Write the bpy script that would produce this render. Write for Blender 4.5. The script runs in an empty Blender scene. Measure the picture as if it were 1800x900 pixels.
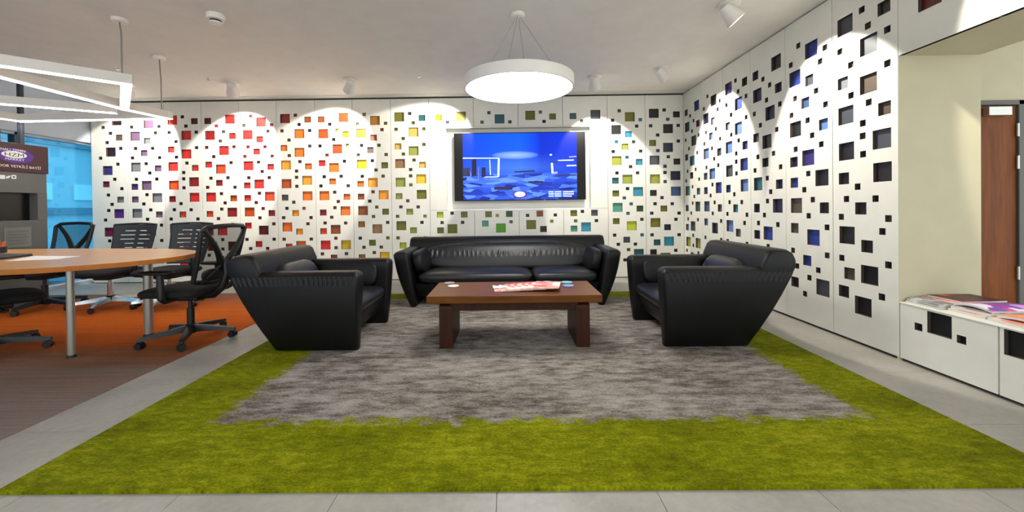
import bpy, bmesh, math, random
from mathutils import Vector, Matrix
random.seed(7)
S = bpy.context.scene
C = S.collection
PI = math.pi

# ------------------------------------------------------------------ camera
H, F = 1.07, 690.0
YAW, PITCH, ROLL, CX, CY = -0.0077, -0.0075, -0.0124, 886.32, 371.22
fw = Vector((math.sin(YAW)*math.cos(PITCH), math.cos(YAW)*math.cos(PITCH), math.sin(PITCH)))
ri = Vector((math.cos(YAW), -math.sin(YAW), 0))
up = ri.cross(fw)
ri, up = math.cos(ROLL)*ri + math.sin(ROLL)*up, -math.sin(ROLL)*ri + math.cos(ROLL)*up
cd = bpy.data.cameras.new('camera')
cam = bpy.data.objects.new('camera', cd); C.objects.link(cam)
cam.matrix_world = Matrix(((ri.x, up.x, -fw.x, 0), (ri.y, up.y, -fw.y, 0), (ri.z, up.z, -fw.z, H), (0, 0, 0, 1)))
cd.sensor_width = 36; cd.lens = 36*F/1800; cd.clip_start = .05; cd.clip_end = 200
cd.shift_x = (900-CX)/1800; cd.shift_y = -(450-CY)/1800
S.camera = cam

# ------------------------------------------------------------------ world, exposure
w = bpy.data.worlds.new('world'); S.world = w; w.use_nodes = True
w.node_tree.nodes['Background'].inputs[0].default_value = (.93, .97, 1, 1)
w.node_tree.nodes['Background'].inputs[1].default_value = 1.95
vs = S.view_settings
S.display_settings.display_device = 'sRGB'
vs.view_transform = 'Standard'; vs.look = 'None'; vs.gamma = 1; vs.exposure = 0.0; vs.use_curve_mapping = False

# ------------------------------------------------------------------ pixel -> place
def ray(px, py):
    return ((px-CX)/F*ri - (py-CY)/F*up + fw)
def atz(px, py, z=0.0):            # on a horizontal plane
    d = ray(px, py); t = (z-H)/d.z
    return Vector((d.x*t, d.y*t, z))
def aty(px, py, y):                # on a plane facing the camera
    d = ray(px, py); t = y/d.y
    return Vector((d.x*t, y, H+d.z*t))
def atx(px, py, x):                # on a plane parallel to the right wall
    d = ray(px, py); t = x/d.x
    return Vector((x, d.y*t, H+d.z*t))

# ------------------------------------------------------------------ mesh helpers
def lin(c):
    return tuple(((v/255)/12.92 if v <= 10 else ((v/255+.055)/1.055)**2.4) for v in c)
def mesh(bm, name, smooth=False, sharp=40):
    me = bpy.data.meshes.new(name)
    bmesh.ops.remove_doubles(bm, verts=bm.verts, dist=1e-6)
    if smooth:
        for f in bm.faces: f.smooth = True
        for e in bm.edges:
            if len(e.link_faces) == 2 and e.calc_face_angle(0) > math.radians(sharp): e.smooth = False
    bm.to_mesh(me); bm.free()
    return me
def obj(name, data, mat=None, parent=None, smooth=False, sharp=40, loc=None):
    if isinstance(data, bmesh.types.BMesh): data = mesh(data, name, smooth, sharp)
    o = bpy.data.objects.new(name, data); C.objects.link(o)
    if mat is not None and data is not None:
        if len(data.materials) == 0: data.materials.append(mat)
        elif data.materials[0] != mat:
            o.material_slots[0].link = 'OBJECT'; o.material_slots[0].material = mat
    if parent: o.parent = parent
    if loc is not None: o.location = loc
    return o
def tag(o, label, cat, group=None):
    o['label'] = label; o['category'] = cat
    if group: o['group'] = group
    return o
def struct(o, label=None):
    o['kind'] = 'structure'
    if label: o['label'] = label
    return o
def thing(name, label, cat, loc=(0, 0, 0), rz=0, group=None):
    o = bpy.data.objects.new(name, None); C.objects.link(o)
    o.empty_display_size = .1
    o.location = loc; o.rotation_euler = (0, 0, rz)
    return tag(o, label, cat, group)
def dup(root, loc, rz, label, group=None):
    r = root.copy(); C.objects.link(r); r.location = loc; r.rotation_euler = (0, 0, rz); r['label'] = label
    if group: r['group'] = group
    for ch in list(root.children):
        c = ch.copy(); C.objects.link(c); c.parent = r
        for g in list(ch.children):
            d = g.copy(); C.objects.link(d); d.parent = c
    return r
def NB(): return bmesh.new()
def hexa(bm, p):
    v = [bm.verts.new(q) for q in p]
    for f in ((0, 3, 2, 1), (4, 5, 6, 7), (0, 1, 5, 4), (1, 2, 6, 5), (2, 3, 7, 6), (3, 0, 4, 7)):
        bm.faces.new([v[i] for i in f])
    return v
def box(bm, x0, x1, y0, y1, z0, z1):
    return hexa(bm, [(x0, y0, z0), (x1, y0, z0), (x1, y1, z0), (x0, y1, z0), (x0, y0, z1), (x1, y0, z1), (x1, y1, z1), (x0, y1, z1)])
def bev(bm, r, seg=2):
    bmesh.ops.recalc_face_normals(bm, faces=bm.faces)
    bmesh.ops.bevel(bm, geom=list(bm.edges), offset=r, segments=seg, affect='EDGES', profile=.5, clamp_overlap=True)
    return bm
def bbox(x0, x1, y0, y1, z0, z1, r=.004, seg=2):
    bm = NB(); box(bm, x0, x1, y0, y1, z0, z1); return bev(bm, r, seg)
def loft(bm, rings, cap=True, closed=False):
    R = [[bm.verts.new(p) for p in r] for r in rings]
    n = len(R[0])
    pairs = list(zip(R, R[1:])) + ([(R[-1], R[0])] if closed else [])
    for a, b in pairs:
        for i in range(n):
            j = (i+1) % n
            bm.faces.new((a[i], a[j], b[j], b[i]))
    if cap and not closed:
        bm.faces.new(R[0][::-1]); bm.faces.new(R[-1])
    return bm
def frame(d):
    d = Vector(d).normalized()
    a = Vector((0, 0, 1)) if abs(d.z) < .9 else Vector((1, 0, 0))
    u = d.cross(a).normalized(); return u, d.cross(u).normalized()
def tube(bm, p0, p1, r0, r1=None, seg=12):
    r1 = r0 if r1 is None else r1
    p0, p1 = Vector(p0), Vector(p1); u, v = frame(p1-p0)
    ring = lambda p, r: [p + r*(math.cos(2*PI*i/seg)*u + math.sin(2*PI*i/seg)*v) for i in range(seg)]
    return loft(bm, [ring(p0, r0), ring(p1, r1)])
def pipe(bm, pts, r, seg=8, closed=False):
    pts = [Vector(p) for p in pts]; n = len(pts); rings = []
    u = None
    for i, p in enumerate(pts):
        a = pts[i-1] if (i > 0 or closed) else p
        b = pts[(i+1) % n] if (i < n-1 or closed) else p
        d = (b-a).normalized()
        if u is None: u, v = frame(d)
        else:
            u = (u - d*u.dot(d)).normalized(); v = d.cross(u)
        rr = r[i] if isinstance(r, (list, tuple)) else r
        rings.append([p + rr*(math.cos(2*PI*k/seg)*u + math.sin(2*PI*k/seg)*v) for k in range(seg)])
    return loft(bm, rings, closed=closed)
def lathe(bm, prof, c=(0, 0, 0), seg=32, sx=1.0):
    rings = [[(c[0]+sx*r*math.cos(2*PI*i/seg), c[1]+r*math.sin(2*PI*i/seg), c[2]+z) for i in range(seg)] for r, z in prof]
    return loft(bm, rings)
def cushion(bm, c, h, e=.45, n=20, m=10, fn=None):
    # superellipsoid pillow: half sizes h, squareness e
    sp = lambda v, p: math.copysign(abs(v)**p, v)
    rings = []
    for j in range(1, m):
        ph = -PI/2 + PI*j/m
        rings.append([])
        for i in range(n*2):
            th = PI*i/n
            x, y, z = sp(math.cos(ph), .5)*sp(math.cos(th), e), sp(math.cos(ph), .5)*sp(math.sin(th), e), sp(math.sin(ph), .75)
            q = Vector((h[0]*x, h[1]*y, h[2]*z))
            if fn: q = fn(q)
            rings[-1].append(Vector(c)+q)
    return loft(bm, rings)
def rrect(x0, x1, y0, y1, z, r, k=4):
    out = []
    for cx, cy, a0 in ((x1-r, y1-r, 0), (x0+r, y1-r, 90), (x0+r, y0+r, 180), (x1-r, y0+r, 270)):
        for i in range(k+1):
            a = math.radians(a0+90*i/k); out.append((cx+r*math.cos(a), cy+r*math.sin(a), z))
    return out

# ------------------------------------------------------------------ materials
M = {}
def node(nt, t, **kw):
    n = nt.nodes.new(t)
    for k, v in kw.items():
        if k.startswith('i_'):
            n.inputs[k[2:].replace('_', ' ')].default_value = v
        elif k.startswith('n_'): n.inputs[int(k[2:])].default_value = v
        else: setattr(n, k, v)
    return n
def base(name, rgb, rough=.5, metal=0, bump=0, bscale=200, spec=.5, srgb=True, coat=0):
    m = bpy.data.materials.new(name); m.use_nodes = True; nt = m.node_tree
    b = nt.nodes['Principled BSDF']
    col = lin(rgb) if srgb else rgb
    b.inputs['Base Color'].default_value = (*col, 1)
    b.inputs['Roughness'].default_value = rough; b.inputs['Metallic'].default_value = metal
    b.inputs['Specular IOR Level'].default_value = spec
    b.inputs['Coat Weight'].default_value = coat
    # slight procedural mottling of the base colour
    tc = node(nt, 'ShaderNodeTexCoord'); no = node(nt, 'ShaderNodeTexNoise', i_Scale=6.0, i_Detail=4.0)
    mx = node(nt, 'ShaderNodeMix', data_type='RGBA'); mx.inputs[0].default_value = 0
    nt.links.new(tc.outputs['Object'], no.inputs['Vector'])
    mr = node(nt, 'ShaderNodeMapRange'); mr.inputs[1].default_value = .35; mr.inputs[2].default_value = .65
    nt.links.new(no.outputs[0], mr.inputs[0]); nt.links.new(mr.outputs[0], mx.inputs[0])
    mx.inputs[6].default_value = (*[c*.975 for c in col], 1); mx.inputs[7].default_value = (*[min(1, c*1.02) for c in col], 1)
    nt.links.new(mx.outputs[2], b.inputs['Base Color'])
    if bump:
        n2 = node(nt, 'ShaderNodeTexNoise', i_Scale=float(bscale), i_Detail=3.0)
        bp = node(nt, 'ShaderNodeBump', i_Strength=bump, i_Distance=.003)
        nt.links.new(tc.outputs['Object'], n2.inputs['Vector']); nt.links.new(n2.outputs[0], bp.inputs['Height'])
        nt.links.new(bp.outputs[0], b.inputs['Normal'])
    M[name] = m
    return m
def emit(name, rgb, strength):
    m = bpy.data.materials.new(name); m.use_nodes = True; nt = m.node_tree
    b = nt.nodes['Principled BSDF']
    b.inputs['Base Color'].default_value = (*lin(rgb), 1)
    b.inputs['Emission Color'].default_value = (*lin(rgb), 1); b.inputs['Emission Strength'].default_value = strength
    M[name] = m; return m
base('panel_white', (226, 225, 216), .38)
base('wall_paint', (222, 220, 206), .7)
base('daylit_header_paint', (186, 194, 208), .7)  # cool daylight on the left header put into its base colour
base('warm_shade_paint', (194, 187, 156), .7)  # shade and warm bounce around the niche put into the wall colour
base('ceiling_paint', (226, 222, 216), .8)
base('backing', (52, 50, 46), .8)
base('reveal_shade', (74, 62, 56), .8)  # sides of the openings coloured dark, recess shade put into the base colour
base('leather', (9, 9, 10), .46, bump=.2, bscale=260, spec=.32)
base('leather_seat', (20, 20, 25), .38, bump=.2, bscale=260, spec=.5)
base('chrome', (205, 205, 205), .18, 1)
base('leg_metal', (176, 172, 160), .35, .6)
base('black_plastic', (17, 17, 18), .45)
base('black_fabric', (15, 15, 16), .85, bump=.3, bscale=600)
base('ribbed_plastic', (52, 52, 54), .5)
base('lamp_white', (232, 228, 220), .45)
base('wire', (150, 148, 142), .4, .5)
base('tv_black', (8, 7, 8), .4, spec=.25)
base('totem_grey', (98, 99, 97), .55)
base('totem_maroon', (64, 22, 30), .5)
base('white_print', (238, 236, 234), .5)
base('purple_print', (82, 42, 140), .5)
base('dark_print', (30, 26, 44), .5)
base('niche_black', (9, 9, 11), .25)
base('plaque', (138, 138, 134), .35, .4)
base('door_frame', (92, 92, 84), .5)
base('hinge_metal', (200, 200, 190), .3, .8)
base('kick', (60, 56, 48), .7)
base('facade', (196, 204, 210), .8)
base('facade_dark', (130, 142, 156), .6)
base('facade_pane', (236, 240, 244), .3)
base('mullion', (44, 48, 58), .5)
base('window_frame', (176, 186, 200), .5)
base('paper', (244, 243, 240), .6)
base('page_edge', (216, 214, 206), .7)
base('pen_orange', (232, 110, 30), .5)
base('copper', (170, 120, 60), .3, .9)
base('navy_pad', (24, 26, 42), .5)
base('coaster_blue', (118, 146, 205), .4)
base('coaster_teal', (110, 190, 195), .4)
base('coaster_white', (232, 228, 222), .4)
base('coaster_grey', (150, 138, 140), .4)
emit('lamp_glow', (255, 253, 248), 20.0)
emit('bar_glow', (255, 253, 250), 14.0)
emit('spot_glow', (255, 244, 224), 12.0)

def wood(name, c1, c2, rough=.35, axis='X', scale=1.0):
    m = base(name, c1, rough, spec=.2); nt = m.node_tree; b = nt.nodes['Principled BSDF']
    tc = node(nt, 'ShaderNodeTexCoord'); mp = node(nt, 'ShaderNodeMapping')
    st = {'X': (1.2, 14, 14), 'Y': (14, 1.2, 14), 'Z': (14, 14, 1.2)}[axis]
    mp.inputs['Scale'].default_value = [s*scale for s in st]
    no = node(nt, 'ShaderNodeTexNoise', i_Scale=2.2, i_Detail=6.0, i_Distortion=.6)
    cr = node(nt, 'ShaderNodeValToRGB'); e = cr.color_ramp.elements
    e[0].position = .3; e[0].color = (*lin(c2), 1); e[1].position = .7; e[1].color = (*lin(c1), 1)
    nt.links.new(tc.outputs['Object'], mp.inputs[0]); nt.links.new(mp.outputs[0], no.inputs['Vector'])
    nt.links.new(no.outputs[0], cr.inputs[0]); nt.links.new(cr.outputs[0], b.inputs['Base Color'])
    return m
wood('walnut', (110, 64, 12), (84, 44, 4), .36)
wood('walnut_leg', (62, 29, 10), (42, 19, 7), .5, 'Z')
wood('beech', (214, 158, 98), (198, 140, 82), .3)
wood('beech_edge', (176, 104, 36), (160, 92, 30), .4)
wood('door_wood', (132, 74, 28), (108, 56, 16), .5, 'Z')

def mesh_fabric():
    m = base('mesh_fabric', (12, 12, 13), .7); nt = m.node_tree; b = nt.nodes['Principled BSDF']
    b.inputs['Alpha'].default_value = .62
    return m
mesh_fabric()
def glass():
    m = bpy.data.materials.new('window_glass'); m.use_nodes = True; nt = m.node_tree
    for n in list(nt.nodes): nt.nodes.remove(n)
    out = node(nt, 'ShaderNodeOutputMaterial'); mix = node(nt, 'ShaderNodeMixShader')
    tr = node(nt, 'ShaderNodeBsdfTransparent'); tr.inputs[0].default_value = (.36, .80, 1, 1)  # blue of the daylight put into the glass colour
    gl = node(nt, 'ShaderNodeBsdfGlossy'); gl.inputs['Roughness'].default_value = .02
    fr = node(nt, 'ShaderNodeFresnel', i_IOR=1.45)
    ml = node(nt, 'ShaderNodeMath', operation='MULTIPLY'); ml.inputs[1].default_value = .6
    nt.links.new(fr.outputs[0], ml.inputs[0]); nt.links.new(ml.outputs[0], mix.inputs[0])
    nt.links.new(tr.outputs[0], mix.inputs[1]); nt.links.new(gl.outputs[0], mix.inputs[2]); nt.links.new(mix.outputs[0], out.inputs[0])
    M['window_glass'] = m
glass()

def ramp(nt, stops, interp='LINEAR'):
    cr = node(nt, 'ShaderNodeValToRGB'); r = cr.color_ramp; r.interpolation = interp
    while len(r.elements) < len(stops): r.elements.new(.5)
    for e, (p, c) in zip(r.elements, stops): e.position = p; e.color = (*lin(c), 1)
    return cr
def mth(nt, op, a, b=None, clamp=False):
    n = node(nt, 'ShaderNodeMath', operation=op); n.use_clamp = clamp
    for i, x in enumerate((a, b)):
        if x is None: continue
        if hasattr(x, 'links'): nt.links.new(x, n.inputs[i])
        else: n.inputs[i].default_value = x
    return n.outputs[0]
def noise(nt, vec, scale, detail=4, rough=.55, mapscale=None):
    if mapscale:
        mp = node(nt, 'ShaderNodeMapping'); mp.inputs['Scale'].default_value = mapscale
        nt.links.new(vec, mp.inputs[0]); vec = mp.outputs[0]
    n = node(nt, 'ShaderNodeTexNoise', i_Scale=float(scale), i_Detail=float(detail), i_Roughness=rough)
    nt.links.new(vec, n.inputs['Vector']); return n.outputs[0]
def mix(nt, f, a, b):
    n = node(nt, 'ShaderNodeMix', data_type='RGBA')
    for i, x in ((0, f), (6, a), (7, b)):
        if hasattr(x, 'links'): nt.links.new(x, n.inputs[i])
        elif i == 0: n.inputs[0].default_value = x
        else: n.inputs[i].default_value = (*lin(x), 1)
    return n.outputs[2]

RX0, RX1, RY0, RY1 = -1.972, 2.166, 1.4735, 4.9136          # rug
IX0, IX1, IY0, IY1 = -1.50, 1.80, 1.93, 4.62                # its grey field
def rug_mat():
    m = base('rug_pile', (120, 130, 20), .95, spec=.1); nt = m.node_tree; b = nt.nodes['Principled BSDF']
    tc = node(nt, 'ShaderNodeTexCoord').outputs['Object']
    sp = node(nt, 'ShaderNodeSeparateXYZ'); nt.links.new(tc, sp.inputs[0]); x, y = sp.outputs[0], sp.outputs[1]
    dx = mth(nt, 'MINIMUM', mth(nt, 'SUBTRACT', x, IX0), mth(nt, 'SUBTRACT', IX1, x))
    dy = mth(nt, 'MINIMUM', mth(nt, 'SUBTRACT', y, IY0), mth(nt, 'SUBTRACT', IY1, y))
    d = mth(nt, 'MINIMUM', dx, dy)
    n1 = noise(nt, tc, 1, 6, .7, (9, 16, 1)); n2 = noise(nt, tc, 1, 3, .6, (60, 90, 1))
    d = mth(nt, 'ADD', d, mth(nt, 'MULTIPLY', mth(nt, 'SUBTRACT', n1, .5), .42))
    d = mth(nt, 'ADD', d, mth(nt, 'MULTIPLY', mth(nt, 'SUBTRACT', n2, .5), .14))
    k = mth(nt, 'MULTIPLY', d, 22.0, True)
    g1 = noise(nt, tc, 1, 7, .74, (6.0, 17, 1)); g2 = noise(nt, tc, 1, 3, .75, (75, 110, 1)); g4 = noise(nt, tc, 1, 2, .5, (1.3, 2.6, 1))
    gs = mth(nt, 'ADD', mth(nt, 'MULTIPLY', g1, .62), mth(nt, 'MULTIPLY', g2, .3))
    gs = mth(nt, 'ADD', gs, mth(nt, 'MULTIPLY', mth(nt, 'SUBTRACT', g4, .3), .2))
    grey = ramp(nt, [(.37, (80, 69, 63)), (.45, (116, 106, 98)), (.51, (150, 143, 135)), (.62, (184, 178, 170))]); nt.links.new(gs, grey.inputs[0])
    e1 = noise(nt, tc, 1, 5, .7, (14, 30, 1)); e2 = noise(nt, tc, 1, 3, .7, (80, 120, 1)); e3 = noise(nt, tc, 1, 2, .5, (2, 4, 1))
    es = mth(nt, 'ADD', mth(nt, 'MULTIPLY', e1, .4), mth(nt, 'ADD', mth(nt, 'MULTIPLY', e2, .35), mth(nt, 'MULTIPLY', e3, .25)))
    gr = ramp(nt, [(.38, (88, 90, 0)), (.5, (124, 130, 0)), (.62, (172, 174, 30))]); nt.links.new(es, gr.inputs[0])
    nt.links.new(mix(nt, k, gr.outputs[0], grey.outputs[0]), b.inputs['Base Color'])
    bp = node(nt, 'ShaderNodeBump', i_Strength=.9, i_Distance=.012)
    nt.links.new(mth(nt, 'ADD', g2, mth(nt, 'MULTIPLY', noise(nt, tc, 260, 2), .7)), bp.inputs['Height']); nt.links.new(bp.outputs[0], b.inputs['Normal'])
rug_mat()
def carpet_mat():
    m = base('striped_carpet', (150, 80, 30), .95, spec=.1); nt = m.node_tree; b = nt.nodes['Principled BSDF']
    tc = node(nt, 'ShaderNodeTexCoord').outputs['Object']
    sp = node(nt, 'ShaderNodeSeparateXYZ'); nt.links.new(tc, sp.inputs[0]); y = sp.outputs[1]
    s1 = noise(nt, tc, 1, 3, .6, (.25, 9, 1)); s2 = noise(nt, tc, 1, 4, .65, (1.2, 70, 1)); s3 = noise(nt, tc, 120, 2)
    t = mth(nt, 'ADD', y, mth(nt, 'MULTIPLY', mth(nt, 'SUBTRACT', s1, .5), 1.1))
    t = mth(nt, 'DIVIDE', mth(nt, 'SUBTRACT', t, 2.0), 3.2)
    r = ramp(nt, [(.0, (142, 126, 118)), (.20, (140, 116, 104)), (.30, (158, 98, 60)), (.42, (206, 98, 26)), (.66, (218, 108, 32)), (.82, (196, 104, 52)), (.92, (150, 112, 92)), (1, (128, 110, 100))])
    nt.links.new(t, r.inputs[0])
    st = ramp(nt, [(.3, (160, 156, 154)), (.5, (222, 220, 218)), (.7, (255, 255, 255))]); nt.links.new(mth(nt, 'ADD', mth(nt, 'MULTIPLY', s2, .7), mth(nt, 'MULTIPLY', s3, .3)), st.inputs[0])
    mx = node(nt, 'ShaderNodeMix', data_type='RGBA', blend_type='MULTIPLY'); mx.inputs[0].default_value = .75
    nt.links.new(r.outputs[0], mx.inputs[6]); nt.links.new(st.outputs[0], mx.inputs[7]); nt.links.new(mx.outputs[2], b.inputs['Base Color'])
    bp = node(nt, 'ShaderNodeBump', i_Strength=.5, i_Distance=.004); nt.links.new(s3, bp.inputs['Height']); nt.links.new(bp.outputs[0], b.inputs['Normal'])
carpet_mat()
def floor_mat():
    m = base('floor_stone', (176, 172, 164), .42); nt = m.node_tree; b = nt.nodes['Principled BSDF']
    tc = node(nt, 'ShaderNodeTexCoord').outputs['Object']
    n1 = noise(nt, tc, 2.2, 8, .65); n2 = noise(nt, tc, 30, 4, .6)
    r = ramp(nt, [(.3, (142, 137, 128)), (.5, (162, 158, 150)), (.7, (178, 174, 166))])
    nt.links.new(mth(nt, 'ADD', mth(nt, 'MULTIPLY', n1, .7), mth(nt, 'MULTIPLY', n2, .3)), r.inputs[0])
    nt.links.new(r.outputs[0], b.inputs['Base Color'])
floor_mat()

# ------------------------------------------------------------------ room shell
D, W, HT = 5.9387, 2.6681, 2.766
XL = aty(161, 300, D).x                 # left end of the back wall
CAB = .556                              # depth of the right-hand wall units
YN = 2.6952                             # where the right wall opens into the niche
PW = (D-YN)/6
Y_OPEN = -1.0
def plain(name, b, mat, parent=None, **k):
    bm = NB(); box(bm, *b); return obj(name, bm, M[mat], parent, **k)

# floor: stone slabs with fine joints
fl = struct(plain('floor', (-13, 6.4, Y_OPEN, D+.3, -.2, -.012), 'kick'), 'light grey stone tile floor around the carpets')
TS = .6
def slabs(x0, x1, y0, y1, ox, oy):
    ix0, ix1 = math.floor((x0-ox)/TS), math.ceil((x1-ox)/TS)
    iy0, iy1 = math.floor((y0-oy)/TS), math.ceil((y1-oy)/TS)
    for i in range(ix0, ix1):
        for j in range(iy0, iy1):
            a0, a1 = max(x0, ox+i*TS), min(x1, ox+(i+1)*TS); b0, b1 = max(y0, oy+j*TS), min(y1, oy+(j+1)*TS)
            if a1-a0 < .02 or b1-b0 < .02: continue
            bm = NB(); box(bm, a0+.0012, a1-.0012, b0+.0012, b1-.0012, -.012, 0)
            obj('floor_tile', bm, M['floor_stone'], fl)
SX = -2.4145
slabs(SX, RX0+.05, Y_OPEN, D, SX-.1, .1)
slabs(RX0+.05, RX1-.05, Y_OPEN, RY0+.05, RX0+.12, .1)
slabs(RX0+.05, RX1-.05, RY1-.05, D, RX0+.12, .1)
slabs(RX1-.05, W+.01, Y_OPEN, D, RX1-.02, .1)
slabs(XL-.1, SX, 5.1, D, SX-TS, .1)
bm = NB(); box(bm, W+.01, 6.2, Y_OPEN, 4.2, -.012, 0); obj('floor_tile', bm, M['floor_stone'], fl)

ce = struct(plain('ceiling', (XL-.05, 6.2, Y_OPEN, D-.17, HT, HT+.2), 'ceiling_paint'), 'plain white ceiling')
plain('edge_strip', (XL-.05, W, D-.155, D-.012, HT-.004, HT+.012), 'ceiling_paint', ce)
plain('gap_cover', (XL-.05, W+.2, D-.2, D+.1, HT+.03, HT+.1), 'backing', ce)

# ---- perforated wall panels
SZ = {'L': (.1465, .137), 'M': (.100, .091), 'S': (.051, .047)}       # back wall (width, height)
SZR = {'L': (.138, .137), 'M': (.094, .092), 'S': (.048, .048)}
REC, TH = .024, .03
def holed(mapf, a0, a1, b0, b1, holes, depth=TH, rec=REC):
    """panel front face split in horizontal strips around its square openings, plus reveals and panel edges"""
    bm = NB()
    quad = lambda *p: bm.faces.new([bm.verts.new(mapf(*q)) for q in p])
    zs = sorted({b0, b1, *[min(max(h[1], b0), b1) for h in holes], *[min(max(h[3], b0), b1) for h in holes]})
    for lo, hi in zip(zs, zs[1:]):
        if hi-lo < 1e-6: continue
        mid = (lo+hi)/2; cuts = sorted((h[0], h[2]) for h in holes if h[1] < mid < h[3])
        x = a0
        for c0, c1 in cuts:
            if c0 > x: quad((x, lo, 0), (c0, lo, 0), (c0, hi, 0), (x, hi, 0))
            x = max(x, c1)
        if x < a1: quad((x, lo, 0), (a1, lo, 0), (a1, hi, 0), (x, hi, 0))
    for h in holes:
        p = [(h[0], h[1]), (h[2], h[1]), (h[2], h[3]), (h[0], h[3])]
        for i in range(4):
            q, r = p[i], p[(i+1) % 4]
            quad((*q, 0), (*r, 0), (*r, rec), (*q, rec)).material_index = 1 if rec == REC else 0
    p = [(a0, b0), (a1, b0), (a1, b1), (a0, b1)]
    for i in range(4):
        q, r = p[i], p[(i+1) % 4]; quad((*q, 0), (*r, 0), (*r, depth), (*q, depth))
    return bm
PAL = dict(K=(26, 26, 28), N=(20, 24, 60), B=(40, 58, 140), b=(92, 126, 186), i=(62, 88, 128), S=(118, 122, 128), s=(70, 74, 82), k=(88, 76, 66),
  D=(42, 24, 38), V=(56, 46, 118), P=(85, 30, 125), m=(120, 18, 62), p=(112, 88, 118), q=(160, 105, 15), r=(88, 14, 20), d=(140, 24, 22), R=(212, 40, 36),
  e=(226, 72, 28), o=(238, 116, 32), A=(250, 160, 36), a=(222, 176, 84), Y=(246, 192, 30), y=(200, 168, 36), u=(188, 74, 10), W=(140, 70, 28), t=(150, 112, 74),
  O=(108, 108, 20), l=(148, 158, 62), L=(186, 196, 40), G=(80, 150, 20), g=(30, 78, 28), T=(35, 95, 100), c=(50, 138, 168), h=(80, 150, 128))
for k, c in PAL.items(): base('tile_'+k, c, .45)
def parse(s, dx=0, dy=0):
    out = []
    for t in s.split():
        x, y = t[1:].split(','); out.append((t[0], float(x)+dx, float(y)+dy))
    return out
# square openings read off three repeating panels (zoomed pixels, 6.43 per photo pixel)
P1 = parse('M93,128 L345,107 S190,183 S272,250 M372,298 L118,290 S235,355 S80,428 S389,421 L277,462 S160,532 M104,622 S356,600 L241,672 S128,776 S320,771 M224,829 S400,878 S91,880 L131,990 S247,951 M386,1003 S288,1056 S250,1126 M117,1181 L369,1161 S213,1234 S138,1299 S371,1299 M121,1391 L258,1371 S260,1471 L145,1548 S262,1578 L376,1544 S108,1648 S380,1645 M240,1690 S330,1740')
P2 = parse('S582,90 L701,158 S508,197 S818,190 L550,302 S779,262 M686,353 S553,440 S746,438 M651,492 S518,547 S826,543 L558,651 S673,612 M810,664 S714,717 S562,788 S793,786 M545,874 L680,858 S682,963 L800,997 M550,1017 S646,1068 S724,1135 L572,1174 M822,1187 S688,1241 M557,1329 L731,1380 S845,1308 S541,1485 S848,1482 M677,1537 S583,1588 S775,1586 S698,1648 M562,1701 L814,1691 S659,1763')
P3 = parse('L976,100 S1093,62 M1232,112 S1134,167 S940,240 L1138,272 S1253,236 S1020,344 M963,434 L1139,484 S1255,412 S1023,520 L986,627 S1143,588 M1240,642 S1105,695 S1105,766 L992,838 L1225,800 S1108,868 M975,996 L1230,976 S1073,1048 S995,1117 S1190,1117 M1095,1171 S958,1223 S1268,1222 L1000,1329 S1233,1292 M1138,1381 S963,1467 S1270,1465 M1020,1552 L1155,1538 M980,1663 S1233,1641 L1115,1720')
def norm(P, x0, xa, xb):
    out = []
    for s, x, y in P:
        p = aty(x0+x/6.43, 190+y/6.43, D); out.append((s, (p.x-xa)/(xb-xa), p.z))
    return out
sm = [-4.0578, -3.4847, -2.9019, -2.3306, -1.7490, -1.1673]
PT = [norm(P1, 550, sm[2], sm[3]), norm(P2, 350, sm[0], sm[1]), norm(P3, 550, sm[4], sm[5])]
# colours of the large and medium openings, panel by panel, small ones drawn from the second set
COL = ['DDkVDVVmVSmPSmmPPmD|KDVK', 'ppSpSpVpSpSpKSSppp|SKsp', 'RrRRRRReddRedRRRrRRR|drkR', 'rRRdRRedRuedRRrrRdR|dRrk', 'RRRRRRRReRudRrRRee|RdkdK',
       'dWooo' 'AouAkoAoAeooo|WkdKo', 'WWYeeRooood' 'oeWRyW|kWlWK', 'qAWkYOoAAWWOqtOqY|OkWqK', 'OTaalta' 'lYlOlOlLll|OlsOK',
       'OKcllcTlcOhgOLsTT|KKsOc', 'KKKONsKlNKiOONTcKO|KKVKi', 'OBKTsTcKhchTbslll|KOTKS', 'KNSbbsibBVipbNbbbi|sKis', 'VKBSbbBsBBbcbSbbis|KKhKN',
       'NKNNNsKKTNNNNBNNK|KKKs', 'BBsiKbNVKBkKkBBKs|KKskK', 'sKsSkskKsKKKKKkKKK|KKkK']
TSEAM = .0028
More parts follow.
